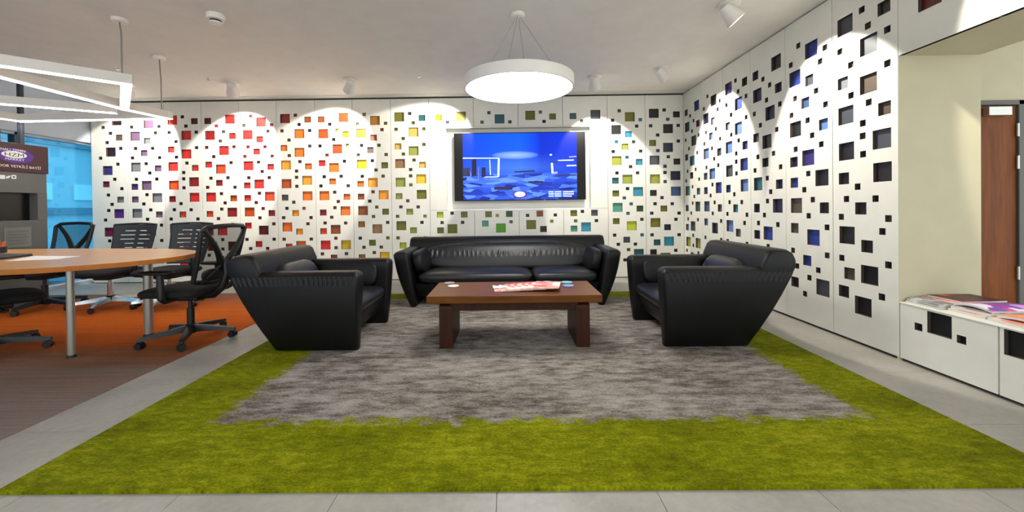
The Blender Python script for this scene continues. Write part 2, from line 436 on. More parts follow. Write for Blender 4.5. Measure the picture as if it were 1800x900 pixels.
def panel(parent, mapf, mapt, a0, a1, z0, z1, holes, cols, small, sizes, axis, joined=False, seam=TSEAM):
    rects, tiles = [], []
    ci = 0
    for s, a, z in holes:
        hw, hh = sizes[s][0]/2, sizes[s][1]/2
        c = None
        if s != 'S': c = cols[ci % len(cols)]; ci += 1
        else: c = random.choice(small)
        if a-hw < a0+.006 or a+hw > a1-.006 or z+hh > z1-.001 or z-hh < z0: continue
        rects.append((a-hw, z-hh, a+hw, z+hh)); tiles.append((s, a, z, c))
    pm = obj('wall_panel', holed(mapf, a0+seam, a1-seam, z0, z1, rects), M['panel_white'], parent)
    pm.data.materials.append(M['reveal_shade'])
    jb = NB() if joined else None
    for s, a, z, c in tiles:
        hw, hh = sizes[s][0]/2, sizes[s][1]/2
        if joined and s == 'S':
            q = mapt(a, z); e = (hw, .003) if axis == 'x' else (.003, hw)
            box(jb, q.x-e[0], q.x+e[0], q.y-e[1], q.y+e[1], z-hh, z+hh); continue
        key = (axis, s)
        if key not in TM:
            bm = NB(); e = (hw, .003) if axis == 'x' else (.003, hw)
            box(bm, -e[0], e[0], -e[1], e[1], -hh, hh); TM[key] = mesh(bm, 'coloured_tile'); TM[key].materials.append(M['tile_K'])
        obj('coloured_tile', TM[key], M['tile_'+c], pm, loc=mapt(a, z))
    if joined and len(jb.verts):
        o = obj('small_tiles', jb, M['tile_K'], pm); o['kind'] = 'stuff'
    return pm
TM = {}
ZB, ZT = .012, HT-.022
wb = struct(plain('wall_back', (XL, W+.05, D+.035, D+.25, 0, HT+.2), 'backing'), 'white panelled back wall perforated with coloured squares')
bmap = lambda a, b, d: (a, D+d, b)
btile = lambda a, z: Vector((a, D+REC+.003, z))
PWB = .5739
edges = [XL] + [sm[0]-PWB*k for k in (3, 2, 1)] + sm + [1.5252, 2.0943, W]
def pattern(k, a0, a1, flip=False):
    return [(s, (a0+u*(a1-a0)), z) for s, u, z in PT[k]]
lay = [(edges[0], edges[1], 0), (edges[1], edges[2], 1), (edges[2], edges[3], 2), (edges[3], edges[4], 0), (edges[4], edges[5], 1), (edges[5], edges[6], 2),
       (edges[6], edges[7], 0), (edges[7], edges[8], 1), (edges[8], edges[9], 2), (edges[10], edges[11], 1), (edges[11], edges[12], 2)]
for n, (a0, a1, k) in enumerate(lay):
    cols, small = COL[n].split('|')
    if n == 0:
        full = a1-PWB; hs = []; cc = ''; ci = 0
        for s, u, z in PT[0]:
            if s != 'S': c = cols[ci % len(cols)]; ci += 1
            else: c = None
            a = full+u*PWB-.012
            if u < .30: continue
            hs.append((s, a, z)); cc += c or ''
        panel(wb, bmap, btile, a0, a1, ZB, ZT, hs, cc, small, SZ, 'x', True); continue
    panel(wb, bmap, btile, a0, a1, ZB, ZT, pattern(k, a0, a1), cols, small, SZ, 'x', n in (1, 2))
# around the screen
TVX0, TVX1 = edges[9], edges[10]
ZU = aty(910, 221.5, D).z; ZD = aty(910, 367.5, D).z
top = parse('M198,172 S298,225 L453,157 S768,117 S690,224 L888,187 S1005,220')
top2 = parse('L205,147 S320,110 S362,215 M458,160 M688,155 S787,210 L943,137')
bot = parse('M217,305 S352,288 M489,303 S239,394 S470,392 M221,482 L356,464 M764,300 S862,314 M998,296 M727,405 L903,455 S1018,385')
bot2 = parse('S47,313 M186,293 S361,308 L88,417 M227,467 S321,379 M569,287 S667,268 M803,283 S590,375 M572,462 L708,443 S825,372')
def conv(P, x0, y0):
    o = []
    for s, x, y in P:
        p = aty(x0+x/6.43, y0+y/6.43, D); o.append((s, p.x, p.z))
    return o
tops = list(zip(conv(top, 740, 180)+conv(top2, 900, 180), 'LsOOsTKOSKOTKs'))
bots = list(zip(conv(bot, 740, 330)+conv(bot2, 920, 330), 'LkOkKOOOlghGkKWlOKKOKshhcK'))
q4 = [TVX0+(TVX1-TVX0)*k/4 for k in range(5)]
for rows, z0, z1 in ((tops, ZU, ZT), (bots, ZB, ZD)):
    for a0, a1 in zip(q4, q4[1:]):
        sel = [(h, c) for h, c in rows if a0 < h[1] < a1]
        big = ''.join(c for h, c in sel if h[0] != 'S'); sml = ''.join(c for h, c in sel if h[0] == 'S') or 'K'
        panel(wb, bmap, btile, a0, a1, z0+.003 if z0 > 1 else z0, z1 if z0 > 1 else z1-.003, [h for h, c in sel], big, sml, SZ, 'x')
RL, RR = aty(784.5, 300, D).x, aty(1038, 300, D).x
RT, RB = ZU-.02, ZD+.0
bm = holed(bmap, TVX0+.003, TVX1-.003, ZD, ZU, [(RL, ZD+.012, RR, RT)], depth=.03, rec=.11)
obj('screen_surround', bm, M['panel_white'], wb)
plain('niche_back', (RL-.01, RR+.01, D+.108, D+.114, ZD, RT+.01), 'panel_white', wb)
# cut the backing behind the screen niche: rebuild the board around it
bm = NB()
for bx in ((XL, RL-.012, 0, HT+.2), (RR+.012, W+.05, 0, HT+.2), (RL-.012, RR+.012, 0, ZD-.02), (RL-.012, RR+.012, RT+.02, HT+.2)):
    box(bm, bx[0], bx[1], D+.035, D+.25, bx[2], bx[3])
bm.to_mesh(wb.data); bm.free()
plain('plinth', (XL, W, D+.02, D+.036, 0, ZB), 'kick', wb)

# right wall
rmap = lambda a, b, d: (W+d, -a, b)
rtile = lambda a, z: Vector((W+REC+.003, -a, z))
wr = struct(plain('wall_right', (W+.035, W+CAB, YN+.02, D, 0, HT+.1), 'backing'), 'white panelled right wall perforated with blue and black squares')
for j in range(6):
    y1, y0 = D-PW*j, D-PW*(j+1)
    hs = [(s, -(y1-u*(y1-y0)), z) for s, u, z in PT[j % 3]]
    cols, small = COL[11+j].split('|')
    panel(wr, rmap, rtile, -y1, -y0, .02, HT-.012, hs, cols, small, SZR, 'y')
plain('plinth', (W+.02, W+.036, YN, D, 0, .02), 'kick', wr)
# end panel of the wall units, facing the niche
plain('end_panel', (W+.002, W+CAB, YN, YN+.018, .0, HT), 'warm_shade_paint', wr)
# header over the niche
ZH = atx(1581, 97, W).z
Y_C = Y_OPEN+.2
hd = struct(plain('wall_header', (W+.035, W+CAB, Y_C, YN-.004, ZH+.012, HT), 'wall_paint'), 'white header panels above the wall niche')
plain('soffit', (W+.006, W+CAB, Y_C, YN-.003, ZH, ZH+.012), 'warm_shade_paint', hd)
hp = [('L', atx(1632, -14, W))]
for j in range(6):
    y1, y0 = YN-PW*j, max(Y_C, YN-PW*(j+1))
    hs = [('L', -atx(1634, -6, W).y, atx(1634, -6, W).z)] if j == 0 else [('M', -(y1-.2), 2.52), ('S', -(y1-.4), 2.42)]
    panel(hd, rmap, rtile, -y1, -y0, ZH, HT-.012, hs, 'r' if j == 0 else 'K', 'K', SZR, 'y')

# bench under the niche: one unit per front, worktop over all
ZBT = atx(1583, 530.5, W).z
bt = tag(obj('window_bench', bbox(W-.004, W+CAB, Y_C, YN-.003, ZBT-.010, ZBT, .002, 1), M['panel_white']), 'long white bench slab under the wall niche carrying magazines', 'bench')
bh = {0: [('S', (1606.5+8, 574.5))], 1: []}
rd = lambda x, y: atx(1570+x/5.626, 480+y/5.626, W)
bl = [('S', rd(250, 533)), ('L', rd(455, 512)), ('S', rd(676, 660))]
nlab = ['white low cupboard with three black square cut-outs below magazine bench', 'white low cupboard with one large square cut-out at its top edge']
for j in range(6):
    y1, y0 = YN-.003-PW*j, max(Y_C, YN-PW*(j+1))
    if j == 0: hs = [(s, -p.y, min(p.z, ZBT-.0125-SZR[s][1]/2)) for s, p in bl]
    elif j == 1: p = rd(1262, 722); hs = [('L', -p.y, min(p.z, ZBT-.0125-.0685))]
    else: hs = []
    t = thing('bench_cupboard', (nlab+['plain white low cupboard, %s along from the niche end' % o for o in ('third', 'fourth', 'fifth', 'sixth')])[j], 'cupboard', (0, 0, 0), 0, 'low cupboards under the bench')
    plain('carcass', (W+.035, W+CAB-.01, y0+.002, y1-.002, .02, ZBT-.012), 'backing', t)
    o = panel(t, rmap, rtile, -y1, -y0, .02, ZBT-.0105, hs, 'K', 'K', SZR, 'y'); o.name = 'cupboard_front'
    plain('plinth', (W+.02, W+CAB-.02, y0+.002, y1-.002, 0, .02), 'kick', t)

# room beyond the niche: wall with door
YD = 3.65
dR = aty(1786, 300, YD).x; dL = dR-.85
dT = aty(1750, 186, YD).z
bm = NB()
fr0, fr1, frT = dL-.07, aty(1800, 300, YD).x+.0, aty(1750, 177, YD).z
fr1 = dR+.07
for b in ((W+CAB, fr0, 0, HT+.4), (fr1, 6.2, 0, HT+.4), (fr0, fr1, frT, HT+.4)): box(bm, b[0], b[1], YD, YD+.14, b[2], b[3])
struct(obj('wall_corridor', bm, M['warm_shade_paint']), 'wall with the wooden door beyond the niche, warm shade in its colour')
dr = struct(thing('door_1', '', ''), 'brown wooden door with door closer in grey steel frame'); del dr['category']
bm = NB(); box(bm, fr0, dL-.004, YD-.02, YD+.1, 0, frT); box(bm, dR+.004, fr1, YD-.02, YD+.1, 0, frT); box(bm, fr0, fr1, YD-.02, YD+.1, dT+.004, frT)
obj('frame', bev(bm, .004, 1), M['door_frame'], dr)
lf = obj('leaf', bbox(dL, dR, YD, YD+.045, .008, dT, .003, 1), M['door_wood'], dr)
cl = aty(1737, 190, YD-.03); c2 = aty(1774, 190, YD-.03)
obj('door_closer', bbox(cl.x-.02, c2.x, YD-.055, YD-.001, cl.z-.07, cl.z+.01, .006, 2), M['hinge_metal'], lf)
for py in (228, 285, 480):
    p = aty(1790, py, YD-.02); bm = NB(); tube(bm, (dR+.002, YD-.012, p.z-.06), (dR+.002, YD-.012, p.z+.06), .011); obj('hinge', bm, M['hinge_metal'], lf, True)
bm = NB(); tube(bm, (dL+.08, YD-.05, 1.0), (dL+.2, YD-.05, 1.0), .01); tube(bm, (dL+.09, YD, 1.0), (dL+.09, YD-.05, 1.0), .012); obj('handle', bm, M['hinge_metal'], lf, True)

# left glazing
ZHD = aty(161, 251, D).z
wl = struct(plain('wall_left', (XL-.28, XL-.02, Y_OPEN, D+.25, ZHD, HT+.2), 'daylit_header_paint'), 'plain header band above the left window wall')
wn = struct(thing('window_1', '', ''), 'floor to ceiling window wall on the left, blue daylight put into its glass colour'); del wn['category']
ys = [D+.1, 5.02, 4.9, 3.75, 2.6, 1.4, .2, Y_OPEN]
muls = [D+.2, atx(36, 240, XL-.1).y-.05, atx(14, 240, XL-.1).y-.12, 3.6, 2.4, 1.2, 0, Y_OPEN+.05]
for y in muls:
    plain('mullion', (XL-.17, XL-.08, y-.03, y+.03, .0, ZHD), 'window_frame' if y > D else 'mullion', wn)
plain('sill_rail', (XL-.17, XL-.08, Y_OPEN, D+.05, 0, .05), 'window_frame', wn)
plain('head_rail', (XL-.17, XL-.08, Y_OPEN, D+.05, ZHD-.03, ZHD), 'window_frame', wn)
for a, b in zip(muls, muls[1:]):
    plain('pane', (XL-.13, XL-.122, b+.03, a-.03, .08, ZHD-.03), 'window_glass', wn)
# carpet under the meeting table
cp = tag(plain('striped_carpet', (XL-.08, SX, Y_OPEN, 5.1, -.011, .003), 'striped_carpet'), 'orange and taupe striped carpet under the meeting table', 'carpet')

# building across the street
fx = XL-7.5
fb = thing('office_building', 'pale blue office facade with window bands seen through the glazing', 'building', (fx, 0, -1.5))
bm = NB(); box(bm, -4, 0, -8, 30, 0, 14); obj('facade_wall', bm, M['facade'], fb)
pane = None
for r in range(5):
    z = .9+2.1*r
    bm = NB(); box(bm, 0, .12, -8, 30, z-.45, z-.25); obj('ledge', bm, M['facade_dark'], fb)
    for c in range(34):
        y = -4+.95*c+.25*(c % 2)
        if pane is None:
            bm = NB(); box(bm, 0, .05, -.3, .3, 0, .5); pane = mesh(bm, 'facade_window')
        o = obj('facade_window', pane, M['facade_pane' if (c//2+r) % 3 == 0 else 'facade_dark'], fb, loc=(0, y+.3*(r % 2), z))
st = struct(plain('ground_street', (fx-5, XL-.3, -12, 34, -1.7, -1.5), 'facade_dark'), 'street outside the glazing')

# ------------------------------------------------------------------ rug
bm = NB(); rings = [rrect(RX0, RX1, RY0, RY1, .0005, .004, 2), rrect(RX0, RX1, RY0, RY1, .010, .006, 2), rrect(RX0+.005, RX1-.005, RY0+.005, RY1-.005, .014, .006, 2)]
loft(bm, rings)
tag(obj('area_rug', bm, M['rug_pile']), 'large grey heather rug with a wide lime green border', 'rug')
ZR = .014

# ------------------------------------------------------------------ leather seating (local: +x is forward, y across)
def lounge(name, label, cat, loc, rz, wb_, wt_, seats, back_h=.735, group=None, pillows='full', pleat_back=True):
    t = thing(name, label, cat, loc, rz, group)
    LB, LT, HA = .645, .95, .60
    for s in (-1, 1):
        bm = NB(); rings = []
        for z, inset in ((.006, .006), (.014, 0), (.16, 0), (.28, 0), (.40, 0), (.50, 0), (.56, 0), (.582, .008), (HA, .03)):
            k = (z-.03)/(HA-.03)
            bul = .035*math.sin(PI*k)**1.0
            yo = wb_+(wt_-wb_)*k+bul*.8-inset
            yi = wb_-.075+(wt_-.155-(wb_-.075))*k+inset
            x0 = -LB-(LT-LB)*k+inset; x1 = -.005+.03*k-inset
            r = [(x, s*y, zz) for x, y, zz in rrect(x0, x1, yi, yo, z, min(.026, (yo-yi)/2-.002), 4)]
            rings.append(r if s > 0 else r[::-1])
        loft(bm, rings)
        arm = obj('arm', bm, M['leather'], t, True, 60)
        # gathered seam along the top of the arm
        bm = NB(); NX, NZ = 220, 6; grid = []
        for j in range(NZ+1):
            z = .505+.068*j/NZ; k = (z-.03)/(HA-.03); row = []
            for i in range(NX+1):
                u = i/NX; x = (-LB-(LT-LB)*k)+.02+u*((LB+(LT-LB)*k)+.02-.06)
                a = math.sin(PI*min(1, max(0, j/NZ)))
                y = wb_+(wt_-wb_)*k+.028*math.sin(PI*k)+.002+.0045*a*(math.sin(u*150+1.2*math.sin(u*17)))*(.55+.45*math.sin(u*9+1))
                row.append(bm.verts.new((x+.012*(j/NZ), s*y, z)))
            grid.append(row)
        for a, b in zip(grid, grid[1:]):
            for i in range(NX): bm.faces.new((a[i], a[i+1], b[i+1], b[i]))
        obj('gathered_seam', bm, M['leather'], arm, True, 80)
    # upper back roll, over the full width
    sec = [(-.68, .50), (-.705, .62), (-.74, back_h-.03), (-.77, back_h-.006), (-.82, back_h), (-.885, back_h-.004), (-.93, back_h-.03), (-.952, back_h-.08), (-.952, .60), (-.90, .50)]
    bm = NB(); rings = []
    cxz = (-.83, .63)
    for y, k in ((-wt_, .80), (-wt_+.006, .90), (-wt_+.022, .975), (-wt_+.05, 1), (wt_-.05, 1), (wt_-.022, .975), (wt_-.006, .90), (wt_, .80)):
        rings.append([(cxz[0]+(x-cxz[0])*k, y, cxz[1]+(z-cxz[1])*k) for x, z in sec])
    loft(bm, rings)
    bk = obj('back_roll', bm, M['leather'], t, True, 50)
    # shell behind and inner back
    bm = NB(); wi = wb_-.03
    hexa(bm, [(-.635, -wi, .04), (-.50, -wi, .04), (-.50, wi, .04), (-.635, wi, .04), (-.925, -wt_+.1, .58), (-.70, -wt_+.1, .58), (-.70, wt_-.1, .58), (-.925, wt_-.1, .58)])
    obj('back_shell', bev(bm, .03, 3), M['leather'], t, True, 60)
    bm = NB()
    ns = len(seats)
    inner = wt_-.17
    c = Vector((-.66, 0, .50))
    cushion(bm, (-.655, 0, .475), (.075, inner-.01, .16), .28, 26, 10, lambda q: Vector((q.x-.36*q.z, q.y, q.z)))
    ib = obj('back_cushion', bm, M['leather_seat'], t, True, 70)
    # gathered leather on the back
    bm = NB(); NX, NZ = (420 if wt_ > .8 else 130), 8; grid = []
    for j in range(NZ+1):
        z = .47+.10*j/NZ; row = []
        for i in range(NX+1):
            u = i/NX; y = (-inner+.06)+u*(2*inner-.12)
            a = math.sin(PI*j/NZ)
            x = -.645-.36*(z-.475)+.066*(1-((z-.475)/.16)**2*.5)+.002+.0042*a*math.sin(u*(2*inner)*95+1.5*math.sin(u*23))*(.6+.4*math.sin(u*31))
            row.append(bm.verts.new((x, y, z)))
        grid.append(row)
    for a, b in zip(grid, grid[1:]):
        for i in range(NX): bm.faces.new((a[i], a[i+1], b[i+1], b[i]))
    obj('gathered_leather', bm, M['leather_seat'], ib, True, 80)
    # seat base and cushions
    bm = NB(); hexa(bm, [(-.62, -wb_+.06, .09), (-.10, -wb_+.06, .09), (-.10, wb_-.06, .09), (-.62, wb_-.06, .09), (-.66, -wb_+.05, .25), (-.035, -wb_+.05, .25), (-.035, wb_-.05, .25), (-.66, wb_-.05, .25)])
    obj('seat_base', bev(bm, .02, 2), M['leather'], t, True, 60)
    ii = wb_-.07
    for a, b in seats:
        y0, y1 = -ii+2*ii*a, -ii+2*ii*b
        bm = NB(); cushion(bm, (-.325, (y0+y1)/2, .295), (.325, (y1-y0)/2-.003, .075), .22, 26, 12, lambda q: Vector((q.x, q.y, q.z+.012*q.x/.3)))
        obj('seat_cushion', bm, M['leather_seat'], t, True, 70)
    for s in (-1, 1):
        bm = NB()
        cushion(bm, (0, 0, 0), (.28, .055, .135), .30, 20, 10)
        o = obj('arm_cushion', bm, M['leather'], t, True, 70)
        o.location = (-.36, s*(wb_-.075), .462); o.rotation_euler = (-s*.26, 0.0, 0)
    for x in (-.60, -.05):
        for s in (-1, 1):
            bm = NB(); tube(bm, (x, s*(wb_-.035), ZR-loc[2]), (x, s*(wb_-.035), .045), .016, .013)
            obj('foot', bm, M['chrome'], t, True)
    return t
fx0, fx1 = atz(630, 616, .02).x, atz(1170, 612, .02).x
lounge('armchair', 'black leather armchair beside the meeting area, facing the right panel wall', 'armchair', (fx0, 3.315, ZR-.002), 0, .395, .455, [(0, 1)], group='black leather armchairs by the coffee table')
lounge('armchair', 'black leather armchair beside the panelled right wall, facing the meeting area', 'armchair', (fx1, 3.325, ZR-.002), PI, .395, .455, [(0, 1)], group='black leather armchairs by the coffee table')
lounge('sofa', 'long black leather sofa with gathered back below the wall screen', 'sofa', (-.01, 4.21, ZR-.002), -PI/2, 1.06, 1.225, [(0, .645), (.645, 1)], back_h=.705)

# ------------------------------------------------------------------ coffee table
def coffee():
    f0, f1 = atz(750, 520.5, .42), atz(1060, 519, .42)
    xc = (f0.x+f1.x)/2; y0 = (f0.y+f1.y)/2; hw = (f1.x-f0.x)/2; dep = .56
    t = thing('coffee_table', 'low dark walnut coffee table with slab legs on the rug', 'table', (xc, y0, ZR))
    zt = .42-ZR
    obj('tabletop', bbox(-hw, hw, 0, dep, zt-.056, zt, .004, 2), M['walnut'], t)
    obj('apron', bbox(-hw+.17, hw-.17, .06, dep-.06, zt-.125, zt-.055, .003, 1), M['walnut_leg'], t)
    lx = atz(776, 609, ZR).x-xc; 
    for s in (-1, 1):
        x0 = -hw+.085 if s < 0 else hw-.085-.10
        bm = NB(); sec = []
        zl = zt-.075; r = .03
        pts = [(0.05, 0), (dep-.05, 0), (dep-.05, zl-r)]
        pts += [(dep-.05-r+r*math.cos(a), zl-r+r*math.sin(a)) for a in (PI/6, PI/3, PI/2)]
        pts += [(.05+r-r*math.sin(a), zl-r+r*math.cos(a)) for a in (0, PI/6, PI/3)]
        pts += [(.05, zl-r)]
        rings = [[(x, y, z) for y, z in pts] for x in (x0, x0+.10)]
        loft(bm, rings)
        bmesh.ops.recalc_face_normals(bm, faces=bm.faces)
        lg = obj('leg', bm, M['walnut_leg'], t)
        obj('leg_cap', bbox(x0+.02, x0+.17 if s < 0 else x0+.08, .10, dep-.10, zl-.005, zt-.055, .002, 1) if s < 0 else bbox(x0-.07, x0+.08, .10, dep-.10, zl-.005, zt-.055, .002, 1), M['walnut_leg'], lg)
    return t
coffee()
def printmat(name, cols, scale=9.0, seed=0):
    m = base(name, cols[0], .45); nt = m.node_tree; b = nt.nodes['Principled BSDF']
    tc = node(nt, 'ShaderNodeTexCoord').outputs['Object']
    mp = node(nt, 'ShaderNodeMapping'); mp.inputs['Location'].default_value = (seed*3.1, seed*1.7, 0); mp.inputs['Scale'].default_value = (scale, scale*1.4, scale)
    nt.links.new(tc, mp.inputs[0])
    vo = node(nt, 'ShaderNodeTexVoronoi', i_Scale=1.6, distance='CHEBYCHEV'); nt.links.new(mp.outputs[0], vo.inputs['Vector'])
    sp = node(nt, 'ShaderNodeSeparateColor'); nt.links.new(vo.outputs['Color'], sp.inputs[0])
    n = len(cols); r = ramp(nt, [(i/n, c) for i, c in enumerate(cols)], 'CONSTANT'); nt.links.new(sp.outputs[0], r.inputs[0])
    nt.links.new(r.outputs[0], b.inputs['Base Color'])
    return m
printmat('cover_red', [(220, 130, 116), (232, 176, 160), (240, 226, 220), (206, 86, 76), (240, 214, 204)], 14, 1)
printmat('cover_mixed', [(220, 120, 90), (60, 62, 66), (238, 232, 226), (228, 190, 160), (160, 168, 178)], 12, 2)
printmat('cover_grey', [(176, 176, 180), (206, 206, 210), (120, 118, 122), (228, 228, 230)], 7, 3)
printmat('cover_maroon', [(74, 14, 20), (96, 20, 24), (196, 70, 74), (60, 14, 18)], 5, 4)
printmat('cover_purple', [(120, 70, 170), (196, 150, 220), (206, 70, 130), (226, 214, 236), (150, 60, 150)], 6, 5)
printmat('cover_orange', [(226, 110, 60), (236, 150, 90), (210, 84, 60), (240, 210, 180)], 6, 6)
printmat('cover_pink', [(226, 96, 90), (240, 150, 130), (238, 210, 200)], 6, 7)
def magazine(label, cover, loc, rz, w_=.21, h_=.28, th=.008, group=None, tilt=0, bend=0.0):
    t = thing('magazine', label, 'magazine', loc, rz, group); t.rotation_euler = (tilt, 0, rz)
    def sheet(z0, z1, g=0):
        bm = NB(); N = 8; rings = []
        for i in range(N+1):
            x = -w_/2+g+(w_-2*g)*i/N; zz = bend*math.sin(PI*i/N)
            rings.append([(x, -h_/2+g, zz+z0), (x, h_/2-g, zz+z0), (x, h_/2-g, zz+z1), (x, -h_/2+g, zz+z1)])
        loft(bm, rings); return bm
    obj('pages', sheet(0, th-.001, .0015), M['page_edge'], t)
    obj('cover', sheet(th-.001, th), M[cover], t)
    return t
# fanned magazines on the coffee table, each leaning on the one before
ZC = .42+.0008
G1 = 'magazines fanned out on the coffee table'
n = 7
labs = ['grey and orange photo magazine at the open end of the coffee table fan', 'magazine with dark oval cover photo, second in the coffee table fan',
  'red and white magazine, third in the coffee table fan', 'red and white magazine, fourth in the coffee table fan', 'red and white magazine, fifth in the coffee table fan',
  'red and white magazine, sixth in the coffee table fan', 'pale pink magazine lying topmost beside the blue coasters on the coffee table']
for i in range(n):
    px = 889+i*12.2; p = atz(px, 504.5, .43)
    magazine(labs[i], 'cover_mixed' if i < 2 else ('cover_red' if i < 6 else 'cover_pink'), (p.x, p.y+.0, ZC+.0042*i), .12-.05*i+(.08 if i % 2 else 0), .20, .27, .0038, G1)
# coasters
for lab, mat, px, py in (('round periwinkle blue coaster beside the magazines on the coffee table', 'coaster_blue', 999, 501.5), ('teal coaster at the back edge of the coffee table', 'coaster_teal', 996, 495.7),
                         ('pale blue coaster tucked behind the fanned magazines', 'coaster_blue', 962, 495.6), ('white coaster on the bare end of the coffee table', 'coaster_white', 797, 502.2), ('grey coaster behind the white coaster on the coffee table', 'coaster_grey', 790, 497)):
    p = atz(px, py, .424); bm = NB(); lathe(bm, [(.045, 0), (.047, .001), (.047, .0035), (.045, .0045), (.03, .0048), (.01, .0048)], seg=24)
    tag(obj('coaster', bm, M[mat], None, True, 30, loc=(p.x, p.y, ZC)), lab, 'coaster', 'coasters on the coffee table')
# magazines on the bench
G2 = 'magazines stacked on the bench'
def bp_(px, py, z): return atz(px, py, z)
bm_ = [('white magazine at the bottom of the bench stack against the niche end', 'cover_grey', W+.17, 2.582, .0, 1.58, .20, .29, .010, 0),
       ('grey magazine second from the bottom against the niche end', 'cover_grey', W+.18, 2.580, .0107, 1.55, .20, .29, .008, 0),
       ('grey covered magazine third from the bottom against the niche end', 'cover_grey', W+.20, 2.582, .0194, 1.60, .20, .29, .006, 0),
       ('pink and white magazine directly beneath the maroon magazine', 'cover_pink', W+.27, 2.575, .0261, 1.56, .20, .29, .006, 0),
       ('glossy maroon covered magazine topmost against the niche end', 'cover_maroon', W+.31, 2.572, .0328, 1.60, .20, .29, .008, 0),
       ('cream paged magazine at the bottom of the stack under the purple one', 'cover_pink', W+.22, 2.362, .0, 1.53, .20, .30, .011, 0),
       ('thick white magazine directly under the purple magazine on the bench', 'cover_grey', W+.23, 2.360, .0118, 1.60, .20, .30, .014, 0),
       ('purple and pink glossy magazine bulging on the bench', 'cover_purple', W+.25, 2.360, .0266, 1.55, .20, .30, .009, .014),
       ('pink and red magazine lying flat under the orange magazine', 'cover_pink', W+.20, 2.142, .0, 1.52, .20, .30, .012, 0),
       ('orange glossy magazine lying on the pink and red one', 'cover_orange', W+.24, 2.142, .0130, 1.60, .20, .29, .014, .010)]
for lab, cov, x, y, dz, rz, ww, hh, th, bend in bm_:
    dz *= 1.25; th *= 1.25
    magazine(lab, cov, (x, y, ZBT+.0008+dz), rz, ww, hh, th, G2, 0, bend)

